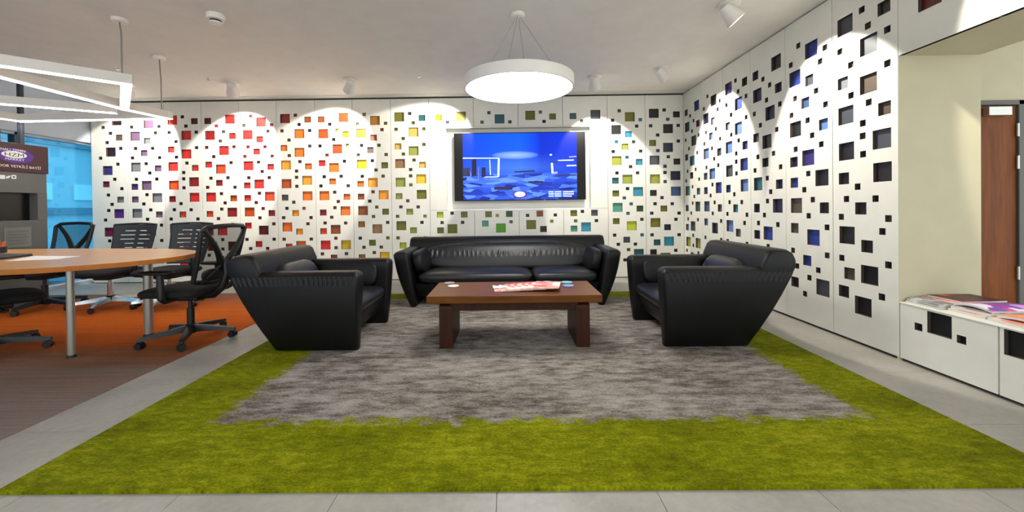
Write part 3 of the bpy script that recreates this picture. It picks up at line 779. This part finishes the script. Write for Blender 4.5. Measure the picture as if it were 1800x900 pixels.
# ------------------------------------------------------------------ wall screen
def tv():
    c = [aty(797, 235.5, D), aty(1028.5, 230, D), aty(1030, 350.5, D), aty(800, 353.5, D)]
    x0, x1 = (c[0].x+c[3].x)/2, (c[1].x+c[2].x)/2; z0, z1 = (c[2].z+c[3].z)/2, (c[0].z+c[1].z)/2
    yF = D-.012
    t = thing('television', 'black framed flat television showing a blue room, recessed in wall', 'television', ((x0+x1)/2, yF, z0))
    hw, hh = (x1-x0)/2, z1-z0
    sw = hw-.0; bl = (812.5-797)/231*2*hw; br = (1028.5-1013)/231*2*hw
    obj('case', bbox(-hw, hw, .002, .09, 0, hh, .006, 2), M['tv_black'], t)
    obj('bracket', bbox(-.2, .2, .085, .119, hh*.3, hh*.7, .003, 1), M['tv_black'], t)
    # picture
    m = bpy.data.materials.new('screen_picture'); m.use_nodes = True; nt = m.node_tree; b = nt.nodes['Principled BSDF']
    b.inputs['Base Color'].default_value = (.0, .0, .0, 1); b.inputs['Roughness'].default_value = .35; b.inputs['Specular IOR Level'].default_value = .2
    tc = node(nt, 'ShaderNodeTexCoord').outputs['Object']; sp = node(nt, 'ShaderNodeSeparateXYZ'); nt.links.new(tc, sp.inputs[0])
    X = mth(nt, 'DIVIDE', sp.outputs[0], hw); Z = mth(nt, 'DIVIDE', sp.outputs[2], hh)
    wallr = ramp(nt, [(0, (10, 74, 250)), (.5, (16, 100, 255)), (.62, (8, 72, 240)), (.66, (6, 52, 215)), (1, (8, 62, 252))])
    nt.links.new(mth(nt, 'MULTIPLY', mth(nt, 'ADD', X, 1), .5), wallr.inputs[0])
    mp = node(nt, 'ShaderNodeMapping'); mp.inputs['Scale'].default_value = (5.5, 1, 22); nt.links.new(tc, mp.inputs[0])
    vo = node(nt, 'ShaderNodeTexVoronoi', i_Scale=1.0); nt.links.new(mp.outputs[0], vo.inputs['Vector'])
    sc = node(nt, 'ShaderNodeSeparateColor'); nt.links.new(vo.outputs['Color'], sc.inputs[0])
    flr = ramp(nt, [(0, (10, 30, 150)), (.35, (40, 84, 235)), (.6, (70, 120, 250)), (.85, (110, 160, 255))]); nt.links.new(sc.outputs[0], flr.inputs[0])
    k = mth(nt, 'MULTIPLY', mth(nt, 'SUBTRACT', .42, Z), 18, True)
    # soft glow of the pictured lamp on the wall
    gx = mth(nt, 'DIVIDE', mth(nt, 'SUBTRACT', X, -.07), .36); gz = mth(nt, 'DIVIDE', mth(nt, 'SUBTRACT', Z, .665), .06)
    gd = mth(nt, 'SUBTRACT', 1.0, mth(nt, 'SQRT', mth(nt, 'ADD', mth(nt, 'MULTIPLY', gx, gx), mth(nt, 'MULTIPLY', gz, gz))), True)
    gd = mth(nt, 'POWER', gd, .6)
    hz = mth(nt, 'SUBTRACT', 1.0, mth(nt, 'ABSOLUTE', mth(nt, 'DIVIDE', mth(nt, 'SUBTRACT', Z, .48), .2)), True)
    hz = mth(nt, 'MULTIPLY', hz, mth(nt, 'SUBTRACT', 1.0, mth(nt, 'ABSOLUTE', X), True))
    wcol = mix(nt, mth(nt, 'MULTIPLY', hz, .5), wallr.outputs[0], (90, 150, 255))
    wcol = mix(nt, mth(nt, 'MULTIPLY', gd, .9), wcol, (170, 210, 255))
    colr = mix(nt, k, wcol, flr.outputs[0])
    nt.links.new(colr, b.inputs['Emission Color']); b.inputs['Emission Strength'].default_value = 1.1
    bm = NB(); box(bm, -hw+bl, hw-br, 0, .004, .012, hh-.012); sc_ = obj('screen', bm, m, t)
    emit('screen_white', (200, 225, 255), 1.0); emit('screen_dark', (8, 14, 60), .8); emit('screen_purple', (70, 40, 150), 1.0); emit('screen_lilac', (120, 120, 235), .9)
    sx = lambda px: (px-780-(797.5-780)*1)/231*0
    def pt(zx, zy):       # zoomed pixels of the picture -> screen place
        p = aty(780+zx/5.626, 210+zy/5.626, D); return (p.x-(x0+x1)/2, p.z-z0)
    def bar(a, b_, wd, mat, nm='picture_detail'):
        a, b_ = Vector(pt(*a)), Vector(pt(*b_)); d = (b_-a).normalized(); nrm = Vector((-d.y, d.x))*wd/2
        bm = NB(); hexa(bm, [(q.x, y, q.y) for y in (-.0008, .0) for q in (a+nrm, b_+nrm, b_-nrm, a-nrm)]); obj(nm, bm, M[mat], sc_)
    def disc(c_, rx, rz, mat, y=-.0008, nm='picture_detail'):
        c_ = pt(*c_); bm = NB(); loft(bm, [[(c_[0]+rx*math.cos(2*PI*i/28), yy, c_[1]+rz*math.sin(2*PI*i/28)) for i in range(28)] for yy in (y, y+.0007)]); obj(nm, bm, M[mat], sc_)
    for a, b_, wd, mt in (((190, 384), (545, 384), .015, 'screen_white'), ((545, 384), (540, 565), .03, 'screen_white'), ((455, 400), (462, 550), .014, 'screen_white'), ((400, 570), (545, 566), .012, 'screen_white'),
                          ((300, 395), (302, 560), .07, 'screen_dark'), ((188, 520), (260, 520), .13, 'screen_dark'), ((258, 500), (276, 600), .01, 'screen_lilac'), ((344, 470), (344, 600), .01, 'screen_lilac'),
                          ((395, 475), (395, 570), .06, 'screen_dark'), ((1068, 430), (1075, 535), .03, 'screen_white'), ((1068, 530), (1125, 526), .03, 'screen_lilac'), ((1060, 425), (1130, 425), .014, 'screen_dark'),
                          ((1130, 406), (1285, 402), .014, 'screen_white'), ((1215, 458), (1310, 455), .016, 'screen_white'), ((1240, 372), (1310, 366), .014, 'screen_lilac'), ((1130, 555), (1310, 550), .02, 'screen_dark'),
                          ((500, 680), (680, 680), .045, 'screen_dark'), ((835, 620), (985, 618), .025, 'screen_dark'), ((700, 520), (900, 510), .02, 'screen_dark')):
        bar(a, b_, wd, mt)
    disc((1058, 350), .02, .014, 'screen_white')
    disc((753, 742), .112, .058, 'screen_purple', -.0010, 'emblem'); disc((753, 740), .082, .042, 'screen_white', -.0019, 'emblem')
    for r, zy in enumerate((716, 736, 757)):
        for a, b_ in ((1035, 1085), (1098, 1160), (1180, 1285-(20 if r == 2 else 0))):
            bar((a, zy), (b_, zy), .014, 'screen_white', 'caption_line')
    tag_ = obj('standby_light', bbox(.36, .38, -.004, .004, -.004, .006, .001, 1), M['coaster_white'], t)
tv()

# ------------------------------------------------------------------ ceiling lamps
def ring_pendant():
    c = atz(908.5, 24, HT); R, zb = .455, aty(910, 150, c.y).z
    zb = 2.105
    t = thing('round_pendant', 'large round white pendant lamp with glowing disc above the coffee table', 'pendant lamp', (c.x+.01, c.y, zb))
    h = HT-zb; sx = 1.045
    bm = NB(); lathe(bm, [(R-.015, .012), (R-.012, 0), (R, 0), (R+.002, .004), (R+.002, .093), (R-.004, .098), (R-.3, .1), (.02, .1)], seg=72, sx=sx); obj('housing', bm, M['lamp_white'], t, True, 40)
    bm = NB(); lathe(bm, [(.002, .008), (R-.02, .008), (R-.013, .009), (R-.013, .014), (.002, .014)], seg=72, sx=sx); obj('diffuser', bm, M['lamp_glow'], t)
    bm = NB(); lathe(bm, [(.055, h-.035), (.06, h-.032), (.06, h-.002), (.055, h)], seg=28); cn = obj('canopy', bm, M['lamp_white'], t, True, 40)
    for k in range(4):
        a = PI/4+k*PI/2+.5; bm = NB()
        tube(bm, (.02*math.cos(a), .02*math.sin(a), h-.034), (sx*(R-.12)*math.cos(a), (R-.12)*math.sin(a), .1), .0022, seg=6); obj('suspension_wire', bm, M['wire'], t)
ring_pendant()

def zigzag():
    ZBm = 2.17
    g = lambda px, py: atz(px, py, ZBm)
    t = thing('zigzag_pendant', 'angular white LED bar pendant above the meeting table', 'pendant lamp', (0, 0, 0))
    V1 = g(226, 149)
    def bar(a, b, wd=.075, hh=.085):
        a, b = Vector(a), Vector(b); d = (b-a); L = d.length; d.normalize(); n = Vector((-d.y, d.x, 0))*wd/2
        bm = NB()
        P = lambda q, k, z: (q.x+n.x*k, q.y+n.y*k, z)
        a2, b2 = a-d*wd/2, b+d*wd/2
        hexa(bm, [P(a2, -1, ZBm+.004), P(b2, -1, ZBm+.004), P(b2, 1, ZBm+.004), P(a2, 1, ZBm+.004), P(a2, -1, ZBm+hh), P(b2, -1, ZBm+hh), P(b2, 1, ZBm+hh), P(a2, 1, ZBm+hh)])
        o = obj('bar_housing', bm, M['lamp_white'], t)
        bm = NB(); k = .86
        hexa(bm, [P(a2, -k, ZBm), P(b2, -k, ZBm), P(b2, k, ZBm), P(a2, k, ZBm), P(a2, -k, ZBm+.0045), P(b2, -k, ZBm+.0045), P(b2, k, ZBm+.0045), P(a2, k, ZBm+.0045)])
        obj('light_strip', bm, M['bar_glow'], o)
    A0, A1 = g(-60, 108), g(222, 149)
    B1 = g(219, 193)
    B0 = g(-40, 126)
    D1 = g(294, 209)
    E0 = g(36, 214)
    F0, F1 = g(-30, 181), g(196, 199)
    G0 = g(-40, 203)
    bar(A0, A1); bar(A1, B1); bar(B1, B0); bar(B1, D1); bar(D1, E0); bar(E0, G0); bar(F1, F0)
    for px, py, q in ((210, 33, A1.lerp(A0, .03)), (280, 100, B1.lerp(D1, .86))):
        c = atz(px, py, HT)
        bm = NB(); tube(bm, (c.x, c.y, HT-.03), (c.x, c.y, HT-.0005), .055, .058, 24); o = obj('canopy', bm, M['lamp_white'], t, True)
        bm = NB(); pipe(bm, [(c.x, c.y, HT-.03), (c.x+(q.x-c.x)*.4, c.y+(q.y-c.y)*.4, HT-.09), (q.x, q.y, HT-.16), (q.x, q.y, ZBm+.08)], .006, 8); obj('cable', bm, M['wire'], o, True)
zigzag()

def spot(px, py, target, label, power=170, ang=68, blend=.14, col=(1, .93, .82)):
    c = atz(px, py, HT) if px is not None else Vector((py[0], py[1], HT))
    t = thing('ceiling_spotlight', label, 'spotlight', (c.x, c.y, HT), 0, 'ceiling spotlights')
    bm = NB(); lathe(bm, [(.085, -.012), (.09, -.009), (.09, -.0005), (.02, -.0005)], seg=32); obj('base_plate', bm, M['lamp_white'], t, True, 40)
    d = (Vector(target)-Vector((c.x, c.y, HT-.07))).normalized(); u, v = frame(d)
    o0 = Vector((0, 0, -.07))
    ring = lambda k, r: [o0+d*k+r*(math.cos(2*PI*i/28)*u+math.sin(2*PI*i/28)*v) for i in range(28)]
    bm = NB(); loft(bm, [ring(-.065, .04), ring(-.06, .05), ring(.09, .078), ring(.094, .076), ring(.094, .066), ring(.06, .060)], cap=True)
    hd_ = obj('head', bm, M['lamp_white'], t, True, 40)
    bm = NB(); loft(bm, [ring(.062, .055), ring(.066, .055)]); obj('lamp_lens', bm, M['spot_glow'], hd_)
    bm = NB(); tube(bm, (0, 0, -.012), (0, 0, -.05), .03, .03, 16); obj('neck', bm, M['lamp_white'], t, True)
    ld = bpy.data.lights.new('spot_beam', 'SPOT'); ld.energy = power; ld.spot_size = math.radians(ang); ld.spot_blend = blend; ld.color = col; ld.shadow_soft_size = .03
    lo = bpy.data.objects.new('spot_beam', ld); C.objects.link(lo); lo.parent = t
    lo.location = o0+d*.10; lo.rotation_euler = d.to_track_quat('-Z', 'Y').to_euler()
def bt_(px, py): return aty(px, py, D)
spot(222, 149, bt_(250, 262), 'white ceiling spotlight above the purple squares, behind the LED bars')
spot(408, 146, bt_(428, 262), 'white ceiling spotlight above the red squares')
spot(616, 141, bt_(588, 262), 'white ceiling spotlight above the orange squares')
spot(838, 137, bt_(752, 262), 'white ceiling spotlight behind the round pendant lamp')
spot(1045, 134, bt_(1052, 285), 'white ceiling spotlight above the television corner')
spot(1162, 120, atx(1268, 245, W), 'white ceiling spotlight near the corner, aimed at the right wall', 170)
spot(1281, 8, atx(1462, 205, W), 'white ceiling spotlight near the niche, tilted at the black squares', 150)
spot(None, (1.9, 1.72), (W, 1.76, 2.25), 'white ceiling spotlight over the niche header', 170)
# sensors and sprinklers
p = atz(379, 26, HT); t = thing('smoke_detector', 'round cream smoke detector on the ceiling', 'detector', p)
bm = NB(); lathe(bm, [(.07, -.001), (.072, -.02), (.066, -.045), (.05, -.05)], seg=28); obj('base', bm, M['lamp_white'], t, True)
bm = NB(); lathe(bm, [(.044, -.049), (.044, -.065)], seg=28); obj('grille', bm, M['black_plastic'], t, True)
bm = NB(); lathe(bm, [(.05, -.065), (.046, -.076), (.02, -.08)], seg=28); obj('cap', bm, M['lamp_white'], t, True)
for px, py, lab in ((366, 136, 'tiny sprinkler head between smoke detector and spotlight'), (208, 118, 'tiny sprinkler head beside the LED bar pendant'), (737, 131, 'tiny sprinkler head beside the round pendant lamp')):
    p = atz(px, py, HT); t = thing('sprinkler', lab, 'sprinkler', p, 0, 'ceiling sprinklers')
    bm = NB(); lathe(bm, [(.034, -.0005), (.034, -.004), (.012, -.006)], seg=20); obj('rosette', bm, M['lamp_white'], t, True)
    bm = NB(); lathe(bm, [(.008, -.005), (.008, -.03), (.02, -.031), (.02, -.033)], seg=16); obj('nozzle', bm, M['chrome'], t, True, 30)

# ------------------------------------------------------------------ meeting table
def meeting_table():
    ctl = [(-2.47, 2.95), (-2.55, 2.66), (-2.76, 2.44), (-3.0, 2.32), (-3.3, 2.31), (-3.62, 2.56), (-4.05, 2.90), (-4.5, 3.16), (-4.85, 3.35), (-4.95, 3.5), (-4.72, 3.66), (-4.2, 3.68), (-3.6, 3.62), (-3.05, 3.53), (-2.62, 3.3)]
    n = len(ctl); pts = []
    for i in range(n):
        p = [Vector(ctl[(i+k-1) % n]) for k in range(4)]
        for j in range(6):
            u = j/6
            pts.append(.5*((2*p[1])+(-p[0]+p[2])*u+(2*p[0]-5*p[1]+4*p[2]-p[3])*u*u+(-p[0]+3*p[1]-3*p[2]+p[3])*u**3))
    cx, cy = -3.6, 3.0
    t = thing('meeting_table', 'oval beech meeting table on round metal legs', 'table', (cx, cy, .003))
    zt = .737
    def rg(z, ins):
        out = []
        for q in pts:
            d = (q-Vector((cx, cy))); out.append(((d.x)*(1-ins/d.length), (d.y)*(1-ins/d.length), z))
        return out
    bm = NB(); loft(bm, [rg(zt-.001, .0), rg(zt, .003)]); obj('tabletop', bm, M['beech'], t)
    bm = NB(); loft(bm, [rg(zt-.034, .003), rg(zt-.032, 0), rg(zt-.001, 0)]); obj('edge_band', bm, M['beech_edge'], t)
    for px, py, r in ((126, 628, .023), (262, 590, .034)):
        p = atz(px, py, .003); bm = NB(); tube(bm, (p.x-cx, p.y-cy, .02), (p.x-cx, p.y-cy, zt-.034), r, r, 20); lg = obj('leg', bm, M['leg_metal'], t, True)
        bm = NB(); tube(bm, (p.x-cx, p.y-cy, 0), (p.x-cx, p.y-cy, .02), r+.004, r+.002, 20); obj('foot_cap', bm, M['black_plastic'], lg, True)
    bm = NB(); tube(bm, (-4.5-cx, 3.36-cy, 0), (-4.5-cx, 3.36-cy, zt-.034), .032, .032, 20); obj('leg', bm, M['leg_metal'], t, True)
    return t
meeting_table()
ZTB = .7405
q = [atz(px, py, ZTB) for px, py in ((10, 459), (100, 456), (141, 450.5), (62, 450))]
bm = NB(); hexa(bm, [(v.x, v.y, ZTB) for v in q]+[(v.x, v.y, ZTB+.0015) for v in q])
tag(obj('paper_sheets', bm, M['paper']), 'white paper sheets lying on the meeting table', 'paper')
p = atz(22, 454, ZTB)
q = [atz(px, py, ZTB) for px, py in ((-45, 459), (6, 456), (58, 449.5), (-10, 450))]
bm = NB(); hexa(bm, [(v.x, v.y, ZTB+.0005) for v in q]+[(v.x, v.y, ZTB+.018) for v in q])
tag(obj('notebook', bev(bm, .003, 1), M['navy_pad']), 'dark navy notebook on the meeting table edge', 'notebook')
p = atz(-1, 449, ZTB)
t = thing('desk_organiser', 'dark desk cup holding orange pens on the notebook', 'pen cup', (p.x, p.y, ZTB+.0185))
bm = NB(); lathe(bm, [(.035, 0), (.04, .002), (.042, .05), (.038, .05), (.036, .006), (.01, .006)], seg=24); obj('cup', bm, M['navy_pad'], t, True, 40)
for k in range(5):
    a = k*1.25; bm = NB(); tube(bm, (.012*math.cos(a), .012*math.sin(a), .008), (.032*math.cos(a), .032*math.sin(a), .085+.008*k), .006, .006, 8); obj('pen', bm, M['pen_orange'], t, True)

# ------------------------------------------------------------------ office chairs (local: +x forward)
def office_chair(label, loc, rz, ribbed=False, spin=.3, group='office chairs around the meeting table'):
    t = thing('office_chair', label, 'chair', loc, rz, group)
    arm_m = M['chrome'] if ribbed else M['black_plastic']
    bm = NB(); lathe(bm, [(.02, .055), (.04, .06), (.045, .075), (.045, .12), (.032, .135), (.01, .135)], seg=20); hub = obj('base_hub', bm, M['black_plastic'], t, True, 40)
    for k in range(5):
        a = spin+2*PI*k/5; c, s = math.cos(a), math.sin(a); bm = NB()
        def sec(r, wd, z0, z1): return [(r*c-wd*s, r*s+wd*c, z0), (r*c+wd*s, r*s-wd*c, z0), (r*c+wd*.7*s, r*s-wd*.7*c, z1), (r*c-wd*.7*s, r*s+wd*.7*c, z1)]
        loft(bm, [sec(.03, .028, .07, .125), sec(.12, .026, .072, .115), sec(.24, .022, .066, .098), sec(.325, .018, .06, .086), sec(.335, .014, .062, .082)])
        bmesh.ops.recalc_face_normals(bm, faces=bm.faces)
        ar = obj('base_arm', bm, arm_m, t, True, 50)
        bm = NB(); cxx, cyy = .315*c, .315*s; sp_ = spin+a*1.7
        ux, uy = math.cos(sp_), math.sin(sp_)
        for e in (-1, 1):
            tube(bm, (cxx+e*.008*ux, cyy+e*.008*uy, .029), (cxx+e*.026*ux, cyy+e*.026*uy, .029), .028, .026, 18)
        tube(bm, (cxx, cyy, .03), (cxx, cyy, .066), .009, .009, 8)
        tube(bm, (cxx-.01*ux, cyy-.01*uy, .034), (cxx+.01*ux, cyy+.01*uy, .034), .03, .03, 14)
        obj('caster', bm, M['black_plastic'], ar, True, 40)
    bm = NB(); tube(bm, (0, 0, .13), (0, 0, .27), .027, .027, 18); tube(bm, (0, 0, .27), (0, 0, .40), .016, .016, 14); obj('gas_column', bm, M['chrome' if ribbed else 'black_plastic'], t, True)
    obj('mechanism', bbox(-.13, .11, -.09, .09, .385, .435, .012, 2), M['black_plastic'], t, True)
    bm = NB(); pipe(bm, [(.03, -.09, .41), (.04, -.2, .405), (.045, -.24, .40)], .006, 8); cushion(bm, (.045, -.265, .398), (.014, .035, .009), .6, 8, 6); obj('lever', bm, M['black_plastic'], t, True)
    bm = NB(); cushion(bm, (.02, 0, .468), (.255, .25, .045), .38, 24, 10, lambda q: Vector((q.x, q.y, q.z-.06*max(0, q.x-.14)-.02*(q.x/.25)**2*0)))
    obj('seat', bm, M['black_fabric'], t, True, 70)
    # backrest surface: x as function of height and side
    def bx_(y, z):
        k = (z-.54)/.46
        return -.215-.125*k-.015*math.sin(PI*k)+.10*(y/.24)**2*.35
    hw = lambda z: .195+.045*min(1, max(0, (z-.54)/.46))**.8+(.03 if ribbed else 0)
    if not ribbed:
        loop = []
        zs0, zs1 = .56, .985
        for i in range(10): z = zs0+(zs1-.03-zs0)*i/9; loop.append((hw(z), z))
        for i in range(1, 10): a = i/10; loop.append((hw(zs1)*(1-2*a), zs1+.012*math.sin(PI*a)))
        for i in range(10): z = zs1-.03-(zs1-.03-zs0)*i/9; loop.append((-hw(z), z))
        for i in range(1, 8): a = i/8; loop.append((-hw(zs0)*(1-2*a), zs0-.03*math.sin(PI*a)))
        fr_ = [(bx_(y, z), y, z) for y, z in loop]
        bm = NB(); pipe(bm, fr_, .019, 8, closed=True); bf = obj('back_frame', bm, M['black_plastic'], t, True)
        bm = NB(); rows = []
        for j in range(13):
            z = zs0-.01+(zs1-zs0+.01)*j/12; rows.append([bm.verts.new((bx_(hw(z)*(i/6-1), z), hw(z)*(i/6-1), z)) for i in range(13)])
        for a, b in zip(rows, rows[1:]):
            for i in range(12): bm.faces.new((a[i], a[i+1], b[i+1], b[i]))
        obj('mesh_back', bm, M['mesh_fabric'], bf, True, 80)
        for s in (-1, 1):
            bm = NB(); pts = []
            for i in range(9):
                u = i/8; y = s*(.225*(1-u)**1.1); z = .972-.33*u; pts.append((bx_(y, z)-.014-.012*math.sin(PI*u), y, z))
            pipe(bm, pts, [.017+.0012*i for i in range(9)], 8); obj('brace', bm, M['black_plastic'], t, True)
            bm = NB(); pts = []
            for i in range(9):
                u = i/8; y = s*(.02+.15*u**1.6); z = .70-.15*u; pts.append((bx_(y, z)-.03, y, z))
            pipe(bm, pts, .013, 8); obj('brace', bm, M['black_plastic'], t, True)
        bm = NB(); pipe(bm, [(bx_(0, .70)-.035, 0, .72), (-.32, 0, .6), (-.29, 0, .5), (-.2, 0, .425), (-.08, 0, .41)], [.022, .03, .034, .032, .028], 10); obj('back_stem', bm, M['black_plastic'], t, True)
        cushion_b = NB(); cushion(cushion_b, (-.245, 0, .60), (.014, .17, .05), .5, 14, 8); obj('lumbar_pad', cushion_b, M['black_plastic'], t, True)
    else:
        # ribbed plastic shell with rows of slots
        def mp(a, b, d):
            return (bx_(a, b)-d, a, b)
        bm = NB(); NY, NZ = 24, 46; zs = [.53+.46*j/NZ for j in range(NZ+1)]
        V = {}
        def vert(i, j, d):
            if (i, j, d) not in V:
                z = zs[j]; y = hw(z)*(2*i/NY-1); V[(i, j, d)] = bm.verts.new((bx_(y, z)-d*.012, y, z))
            return V[(i, j, d)]
        hole = lambda i, j: (j % 5 == 3 and 8 <= j < 42 and 3 <= i < NY-3 and i not in (NY//2-1, NY//2)) and not (j > 35 and (i < 5 or i > NY-6))
        solid = lambda i, j: 0 <= i < NY and 0 <= j < NZ and not hole(i, j)
        for j in range(NZ):
            for i in range(NY):
                if hole(i, j): continue
                for d in (0, 1): bm.faces.new((vert(i, j, d), vert(i+1, j, d), vert(i+1, j+1, d), vert(i, j+1, d)))
                for di, dj, e in ((-1, 0, ((i, j), (i, j+1))), (1, 0, ((i+1, j), (i+1, j+1))), (0, -1, ((i, j), (i+1, j))), (0, 1, ((i, j+1), (i+1, j+1)))):
                    if not solid(i+di, j+dj): (p0, p1) = e; bm.faces.new((vert(*p0, 0), vert(*p1, 0), vert(*p1, 1), vert(*p0, 1)))
        bmesh.ops.recalc_face_normals(bm, faces=bm.faces)
        bs = obj('back_shell', bm, M['ribbed_plastic'], t, True, 40)
        loop = [(hw(z), z) for z in zs]+[(hw(zs[-1])*(1-2*i/10), zs[-1]+.012*math.sin(PI*i/10)) for i in range(1, 10)]+[(-hw(z), z) for z in zs[::-1]]+[(-hw(zs[0])*(1-2*i/10), zs[0]) for i in range(1, 10)]
        bm = NB(); pipe(bm, [(bx_(y, z)-.006, y, z) for y, z in loop], .011, 6, closed=True); obj('back_frame', bm, M['black_plastic'], bs, True)
        bm = NB(); pipe(bm, [(bx_(0, .66)-.03, 0, .66), (-.31, 0, .56), (-.27, 0, .47), (-.16, 0, .425), (-.06, 0, .41)], [.03, .034, .034, .03, .026], 10); obj('back_stem', bm, M['black_plastic'], t, True)
    for s in (-1, 1):
        bm = NB(); pipe(bm, [(-.02, s*.16, .425), (-.02, s*.26, .425), (-.02, s*.285, .45), (-.015, s*.285, .53), (-.01, s*.285, .635)], [.02, .022, .026, .026, .022], 10)
        ap = obj('armrest_post', bm, M['black_plastic'], t, True)
        bm = NB(); cushion(bm, (.02, s*.285, .648), (.125, .042, .016), .5, 16, 8); obj('armrest_pad', bm, M['black_plastic'], ap, True)
    for ch in t.children:
        if ch.name.split('.')[0] not in ('base_hub', 'base_arm', 'gas_column'): ch.location.z -= (.065 if ribbed else .045)
    return t
ZCp = .003
office_chair('black mesh office chair with Y brace beside the black leather armchair', (-2.66, 3.26, ZCp), PI-.04, False, 2.1)
office_chair('ribbed black office chair behind the mesh chair, below the red squares', (-3.86, 4.44, ZCp), -PI/2-.10, True, .25)
office_chair('ribbed black office chair on chrome base below the purple squares', (-4.52, 4.42, ZCp), -PI/2-.05, True, .35)
office_chair('black mesh office chair in front of the left window', (-5.2, 4.36, ZCp), -PI/2-.05, False, .2)
office_chair('black mesh office chair tucked under the meeting table, mostly hidden', (-3.97, 2.97, ZCp), 1.0, False, .7)

# ------------------------------------------------------------------ grey totem by the window
def totem():
    X0 = -5.62
    P = lambda px, py: atx(px, py, X0)
    yA = P(84, 400).y; yB = yA-1.15
    ztop = P(60, 256).z; zm = P(60, 304.5).z
    t = thing('display_totem', 'grey display totem with maroon header sign and dark recess by the window', 'totem', (X0, yA, .003))
    o = Vector((X0, yA, .003))
    def bx3(nm, y0, y1, z0, z1, x0, x1, mat, par=None, r=.003):
        return obj(nm, bbox(x0, x1, y0-yA, y1-yA, z0-.003, z1-.003, r, 1), M[mat], par or t)
    nA = P(66, 340); nB = P(66, 387)
    # body built round its recess
    bx3('body', yB, yA, .003, nB.z, -.34, 0, 'totem_grey'); bx3('body', yB, yA, nA.z, zm, -.34, 0, 'totem_grey'); bx3('body', nA.y, yA, nB.z+.0, nA.z, -.34, 0, 'totem_grey', None, .0005)
    bx3('recess', yB, nA.y, nB.z, nA.z, -.34, -.10, 'niche_black', None, .0005)
    sg = bx3('header_sign', yB, yA+.012, zm+.001, ztop, -.30, .012, 'totem_maroon')
    pl0, pl1 = P(7, 401), P(55, 433)
    pl = bx3('plaque', pl0.y, pl1.y, pl1.z, pl0.z, .001, .006, 'plaque')
    for k in range(5):
        z = pl1.z+(pl0.z-pl1.z)*(.2+.15*k); bx3('plaque_line', pl0.y+.03, pl1.y-.03-.02*(k % 2), z-.003, z+.003, .0062, .0072, 'totem_grey', t, .0002)
    # emblem and lettering on the sign, facing the room (+x)
    def ell(nm, c, ry, rz_, x, mat):
        bm = NB(); loft(bm, [[(xx, c.y-yA+ry*math.cos(2*PI*i/40), c.z-.003+rz_*math.sin(2*PI*i/40)) for i in range(40)] for xx in (x, x+.001)]); return obj(nm, bm, M[mat], sg)
    def txt(s_, c, size, x, mat, sxx=1.0, par=None):
        cu = bpy.data.curves.new('lettering', 'FONT'); cu.body = s_; cu.size = size; cu.align_x = 'CENTER'; cu.align_y = 'CENTER'; cu.extrude = .0006; cu.resolution_u = 2
        tmp = bpy.data.objects.new('tmp', cu); C.objects.link(tmp); bpy.context.view_layer.update()
        me = bpy.data.meshes.new_from_object(tmp.evaluated_get(bpy.context.evaluated_depsgraph_get())); bpy.data.objects.remove(tmp)
        # text x -> world +y (left to right seen from +x), text y -> z
        for v in me.vertices:
            a, b, c_ = v.co; v.co = (x+c_, c.y-yA+a*sxx, c.z-.003+b)
        me.materials.clear(); oo = obj('lettering', me, M[mat], par or sg); return oo
    e1, e2 = P(26, 274), P(23, 272)
    ell('emblem', e1, abs(P(57, 274).y-e1.y), abs(P(26, 261).z-e1.z), .013, 'purple_print')
    ell('emblem', e2, abs(P(45, 272).y-e2.y), abs(P(23, 266).z-e2.z), .0145, 'white_print')
    hL = abs(P(20, 262).z-P(20, 268).z)
    txt('HALI ZEMIN', P(21, 264), hL*1.0, .015, 'white_print', 1.1)
    txt('HZM', P(23, 272.5), hL*1.5, .016, 'dark_print', 1.5)
    txt('MARKET', P(24, 280.5), hL*.9, .015, 'white_print', 1.35)
    txt('FLOOR YETKİLİ BAYİİ', P(30, 293), hL*1.0, .0135, 'white_print', 1.12)
    # small icons below the sign
    for k, px in enumerate((4, 14, 24)):
        c = P(px, 311.5); r = .022
        bm = NB()
        if k == 0: box(bm, .001, .003, c.y-yA-r, c.y-yA+r, c.z-r, c.z+r)
        elif k == 1: loft(bm, [[(xx, c.y-yA+a*r, c.z+b*r) for a, b in ((-1.1, -.6), (-.2, -.8), (.6, -.2), (1.1, .8), (.5, .6), (.1, .7), (-.2, .1), (-1, .6), (-.7, -.1))] for xx in (.001, .003)])
        else: loft(bm, [[(xx, c.y-yA+r*q[0], c.z+r*q[1]) for q in [(p[0], p[1]) for p in rrect(-1, 1, -1, 1, 0, .4, 4)]] for xx in (.001, .003)])
        obj('icon', bm, M['white_print'], t)
        if k == 2:
            bm = NB(); loft(bm, [[(xx, c.y-yA+.5*r*math.cos(2*PI*i/16), c.z+.5*r*math.sin(2*PI*i/16)) for i in range(16)] for xx in (.0031, .0036)]); obj('icon_ring', bm, M['totem_grey'], t)
    # slim post rising behind the sign
    pp = atx(36, 200, X0-.22); bm = NB(); box(bm, -.24, -.20, pp.y-yA-.02, pp.y-yA+.02, zm, HT-.004); obj('post', bm, M['mullion'], t)
totem()
